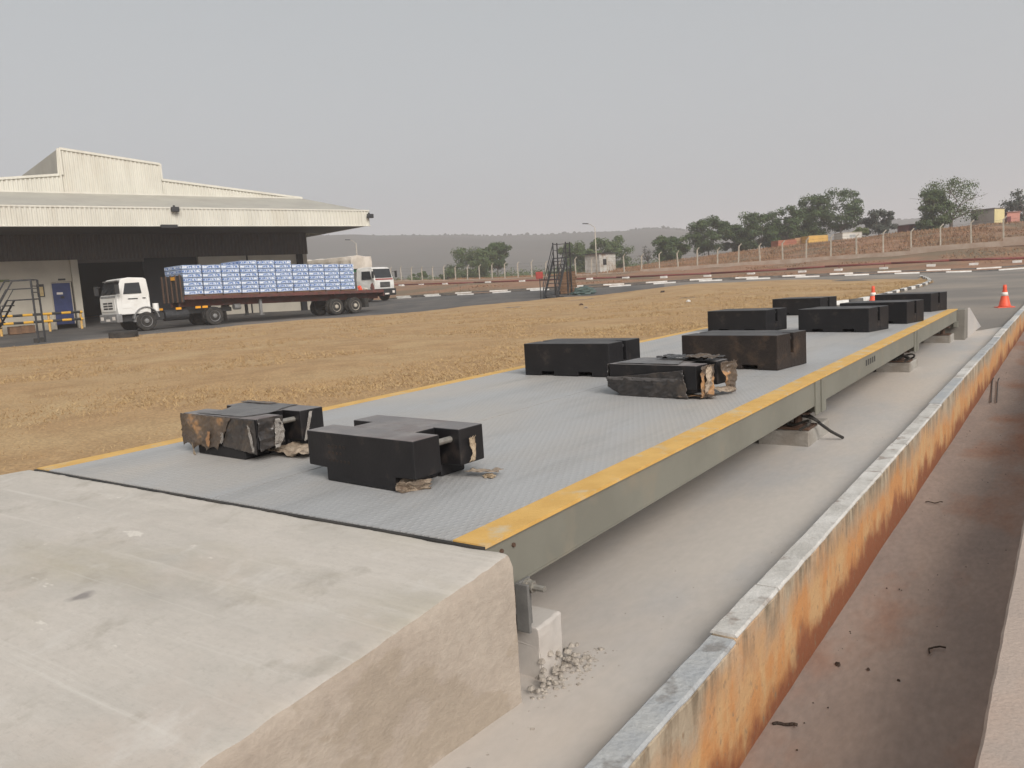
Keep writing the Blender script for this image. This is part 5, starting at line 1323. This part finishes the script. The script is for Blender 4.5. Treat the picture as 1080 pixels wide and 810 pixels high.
TR = [('broad_tree','broad bushy tree beyond the fence between the trucks and the steel steps',500,150,6.3,10.5,'leaf_mid',101,dict(low=.12,n=46)),
 ('broad_tree','taller clump rising at the right of the broad bushy tree',526,152,7.0,5.0,'leaf_dark',102,dict(low=.3)),
 ('round_tree','olive tree behind the hut on its left side',611,148,6.0,6.5,'leaf_mid',103,dict(low=.12)),
 ('round_tree','darker tree directly behind the hut roof',645,150,6.6,8.2,'leaf_mid',104,dict(low=.12)),
 ('bare_tree','thin bare grey tree right of the hut',684,135,3.6,2.6,'leaf_grey',105,dict(sparse=True,n=20,per=30,leaf=.16)),
 ('round_tree','low dark green tree at the left end of the tree line',708,130,4.4,5.2,'leaf_dark',106,dict(low=.12)),
 ('tall_tree','dark tree with ragged top, second in the tree line from the left',748,132,6.6,6.4,'leaf_dark',107,dict(low=.2)),
 ('tall_tree','narrow dark tree in the gap of the tree line',778,134,5.0,4.2,'leaf_dark',108,dict(low=.15)),
 ('tall_tree','dense dark tree left of the middle of the tree line',802,128,6.4,6.4,'leaf_dark',109,dict(low=.1,n=40)),
 ('tall_tree','dense dark tree above the red container',830,127,6.6,6.4,'leaf_dark',110,dict(low=.1,n=40)),
 ('tall_tree','dark tree above the yellow container',860,126,8.0,5.8,'leaf_dark',111,dict(low=.15,n=38)),
 ('tall_tree','tallest dark tree of the line, with an airy crown above the white cabin',887,125,8.8,5.4,'leaf_dark',112,dict(low=.25,n=36,per=170)),
 ('green_bush','light green bush right of the white cabin',906,120,1.9,3.2,'leaf_light',113,dict(low=.05,n=20,per=130)),
 ('small_tree','lone rounded dark tree between the white cabin and the red shed',927,122,4.4,5.6,'leaf_grey',114,dict(low=.25,n=26)),
 ('big_tree','big spreading half-bare tree on the crest beside the yellow house',1003,108,7.0,8.4,'leaf_mid',115,dict(low=.22,n=60,per=120,leaf=.22,sparse=True,trunk=.5)),
 ('big_tree','low dense olive tree at the left foot of the big spreading tree',984,107,5.6,4.8,'leaf_mid',119,dict(low=.06,n=38,leaf=.24,trunk=.3)),
 ('grey_tree','grey green tree cut by the right picture edge',1080,112,5.0,6.6,'leaf_grey',116,dict(low=.15,n=40,per=120,sparse=True)),
 ('green_bush','small green bush at the fence foot left of the broad tree',474,124,1.6,2.4,'leaf_dark',117,dict(low=.05,n=16,per=110)),
 ('green_bush','pale green bush by the fence near the covered truck',443,128,1.6,3.2,'leaf_mid',118,dict(low=.05,n=16,per=110))]
for nm, lb, px, v, H, W, lm, sd_, kw in TR: tree(nm, lb, px, v, H*1.03, W*(1.15 if 700 < px < 900 else 1.0), lm, sd_, **kw)

# dry grass and weeds on the bank
vs_, fs_ = [], []; rg = random.Random(8)
for k in range(60000):
    px = rg.uniform(405, 1180); f = rg.random()
    a = az(px); vf = 112.3/(1+.95*a); kk = interp(KERB1, px)
    v = rg.uniform(vf+.5, vf+42) if rg.random() < .74 else rg.uniform(kk+4, vf-1)
    p = gp(px, v)
    d = noise.noise(Vector((p.x*.12, p.y*.12, 4)))
    if v < vf and d < .12: continue
    s = (1+.8*d) if v > vf else .5
    for q in range(2):
        x, y = p.x+rg.gauss(0,.25), p.y+rg.gauss(0,.25)
        blade(x, y, p.z-.05, rg.uniform(.06,.42)*s*rg.random()**.5, rg.uniform(.03,.08), .15)
kind(MB().add(vs_, fs_).build('bank_grass', 'bankgrass'), 'stuff')
# scrub belt between the fence and the hills on the left
vs_, fs_ = [], []
for k in range(420):
    px = rg.uniform(330, 720); v = rg.uniform(165, 330); c = gp(px, v); r = rg.uniform(.8, 2.4)
    for q in range(46):
        d = Vector((rg.gauss(0,1), rg.gauss(0,1), abs(rg.gauss(0,.8)))).normalized()*r*rg.random()**.4; b0 = c+d+Vector((0,0,.2)); s = .42*rg.uniform(.6,1.3)
        n_ = Vector((rg.gauss(0,1), rg.gauss(0,1), rg.gauss(.3,1))).normalized(); u_ = n_.orthogonal().normalized()*s*.5; w_ = n_.cross(u_).normalized()*s*.35
        i = len(vs_); vs_.extend([tuple(b0-u_), tuple(b0+w_), tuple(b0+u_), tuple(b0-w_)]); fs_.append((i, i+1, i+2, i+3))
kind(MB().add(vs_, fs_).build('far_scrub', 'leaf_mid'), 'stuff')

# ------------------------------------------------------------------ hills and the wood on them
RIDGE = [(-900,262),(-300,256),(100,250),(330,247.5),(400,248.5),(450,247),(500,248),(560,247),(620,244),(660,243.5),(682,240.5),(700,239.5),(716,241),(735,245.5),(780,243),(850,238),(920,232),(1000,229),(1080,227),(1300,225),(1900,238)]
VR, VB_ = 820., 430.
nu, nv = 420, 26; vs, fs = [], []
for i in range(nu+1):
    px = lerp(-900, 1900, i/nu)
    if px > 540+1600: continue
    a = az(px); zr = CAM.z+(hor(px)-interp(RIDGE, px))*VR/FPX*1.0
    for j in range(nv+1):
        t_ = j/nv
        v = lerp(VB_, VR*1.18, t_); hgt = sstep(0, .82, t_) if t_ < .82 else 1-.5*((t_-.82)/.18)**2
        p = CAM+FW*v+RT*(a*v); q = Vector((p.x*.008, p.y*.008, 0))
        z = lerp(1.0, zr, hgt)+hgt*(1-abs(t_-.82))*2.2*noise.noise(q*2.5)+5*noise.noise(q)*math.sin(t_*3.1)*(.6 if t_ > .6 else 1)*(1 if t_ < .75 else .15)
        vs.append((p.x, p.y, z-.6 if t_ > 0 else -2))
for i in range(nu):
    for j in range(nv): a = i*(nv+1)+j; fs.append((a, a+nv+1, a+nv+2, a+1))
hill_v = vs
kind(MB().add(vs, fs).build('hills', 'hillmat', smooth=True), 'structure')
bm = bmesh.new(); bmesh.ops.create_icosphere(bm, subdivisions=1, radius=1); ico_v = [v.co.copy() for v in bm.verts]; ico_f = [tuple(v.index for v in f.verts) for f in bm.faces]; bm.free()
mb = MB(); rg = random.Random(12); nrow = nv+1
for k in range(1500):
    i = rg.randrange(int(nu*.38), int(nu*.76)); j = min(nv-1, int(nv*(rg.random()**.8)*.9)) if k > 1500 else int(nv*.80)+rg.randrange(2)
    a_, b_ = Vector(hill_v[i*nrow+j]), Vector(hill_v[min(nu, i+1)*nrow+min(nv, j+1)]); c = Vector((lerp(a_.x, b_.x, rg.random()), lerp(a_.y, b_.y, rg.random()), lerp(a_.z, b_.z, .5)))
    s = rg.uniform(.7, 1.5)*(1.7 if rg.random() < .07 else 1)
    mb.add([(c.x+v.x*s*rg.uniform(.8,1.3), c.y+v.y*s*rg.uniform(.8,1.3), c.z+s*.5+v.z*s*rg.uniform(.7,1.2)) for v in ico_v], ico_f)
kind(mb.build('hill_woodland', 'canopy_far'), 'stuff')

# ------------------------------------------------------------------ haze: harmattan dust in the air
m = bpy.data.materials.new('dust_haze'); m.use_nodes = True; m.node_tree.nodes.clear(); N, L = m.node_tree.nodes, m.node_tree.links
vp = N.new('ShaderNodeVolumePrincipled'); vp.inputs['Color'].default_value = (.92,.905,.93,1); vp.inputs['Density'].default_value = .00095; vp.inputs['Anisotropy'].default_value = 0.1
ou = N.new('ShaderNodeOutputMaterial'); L.new(vp.outputs[0], ou.inputs['Volume'])
hz_ = MB().box(-4200, 4200, -4200, 4200, -4, 130).build('haze', m); kind(hz_, 'stuff')
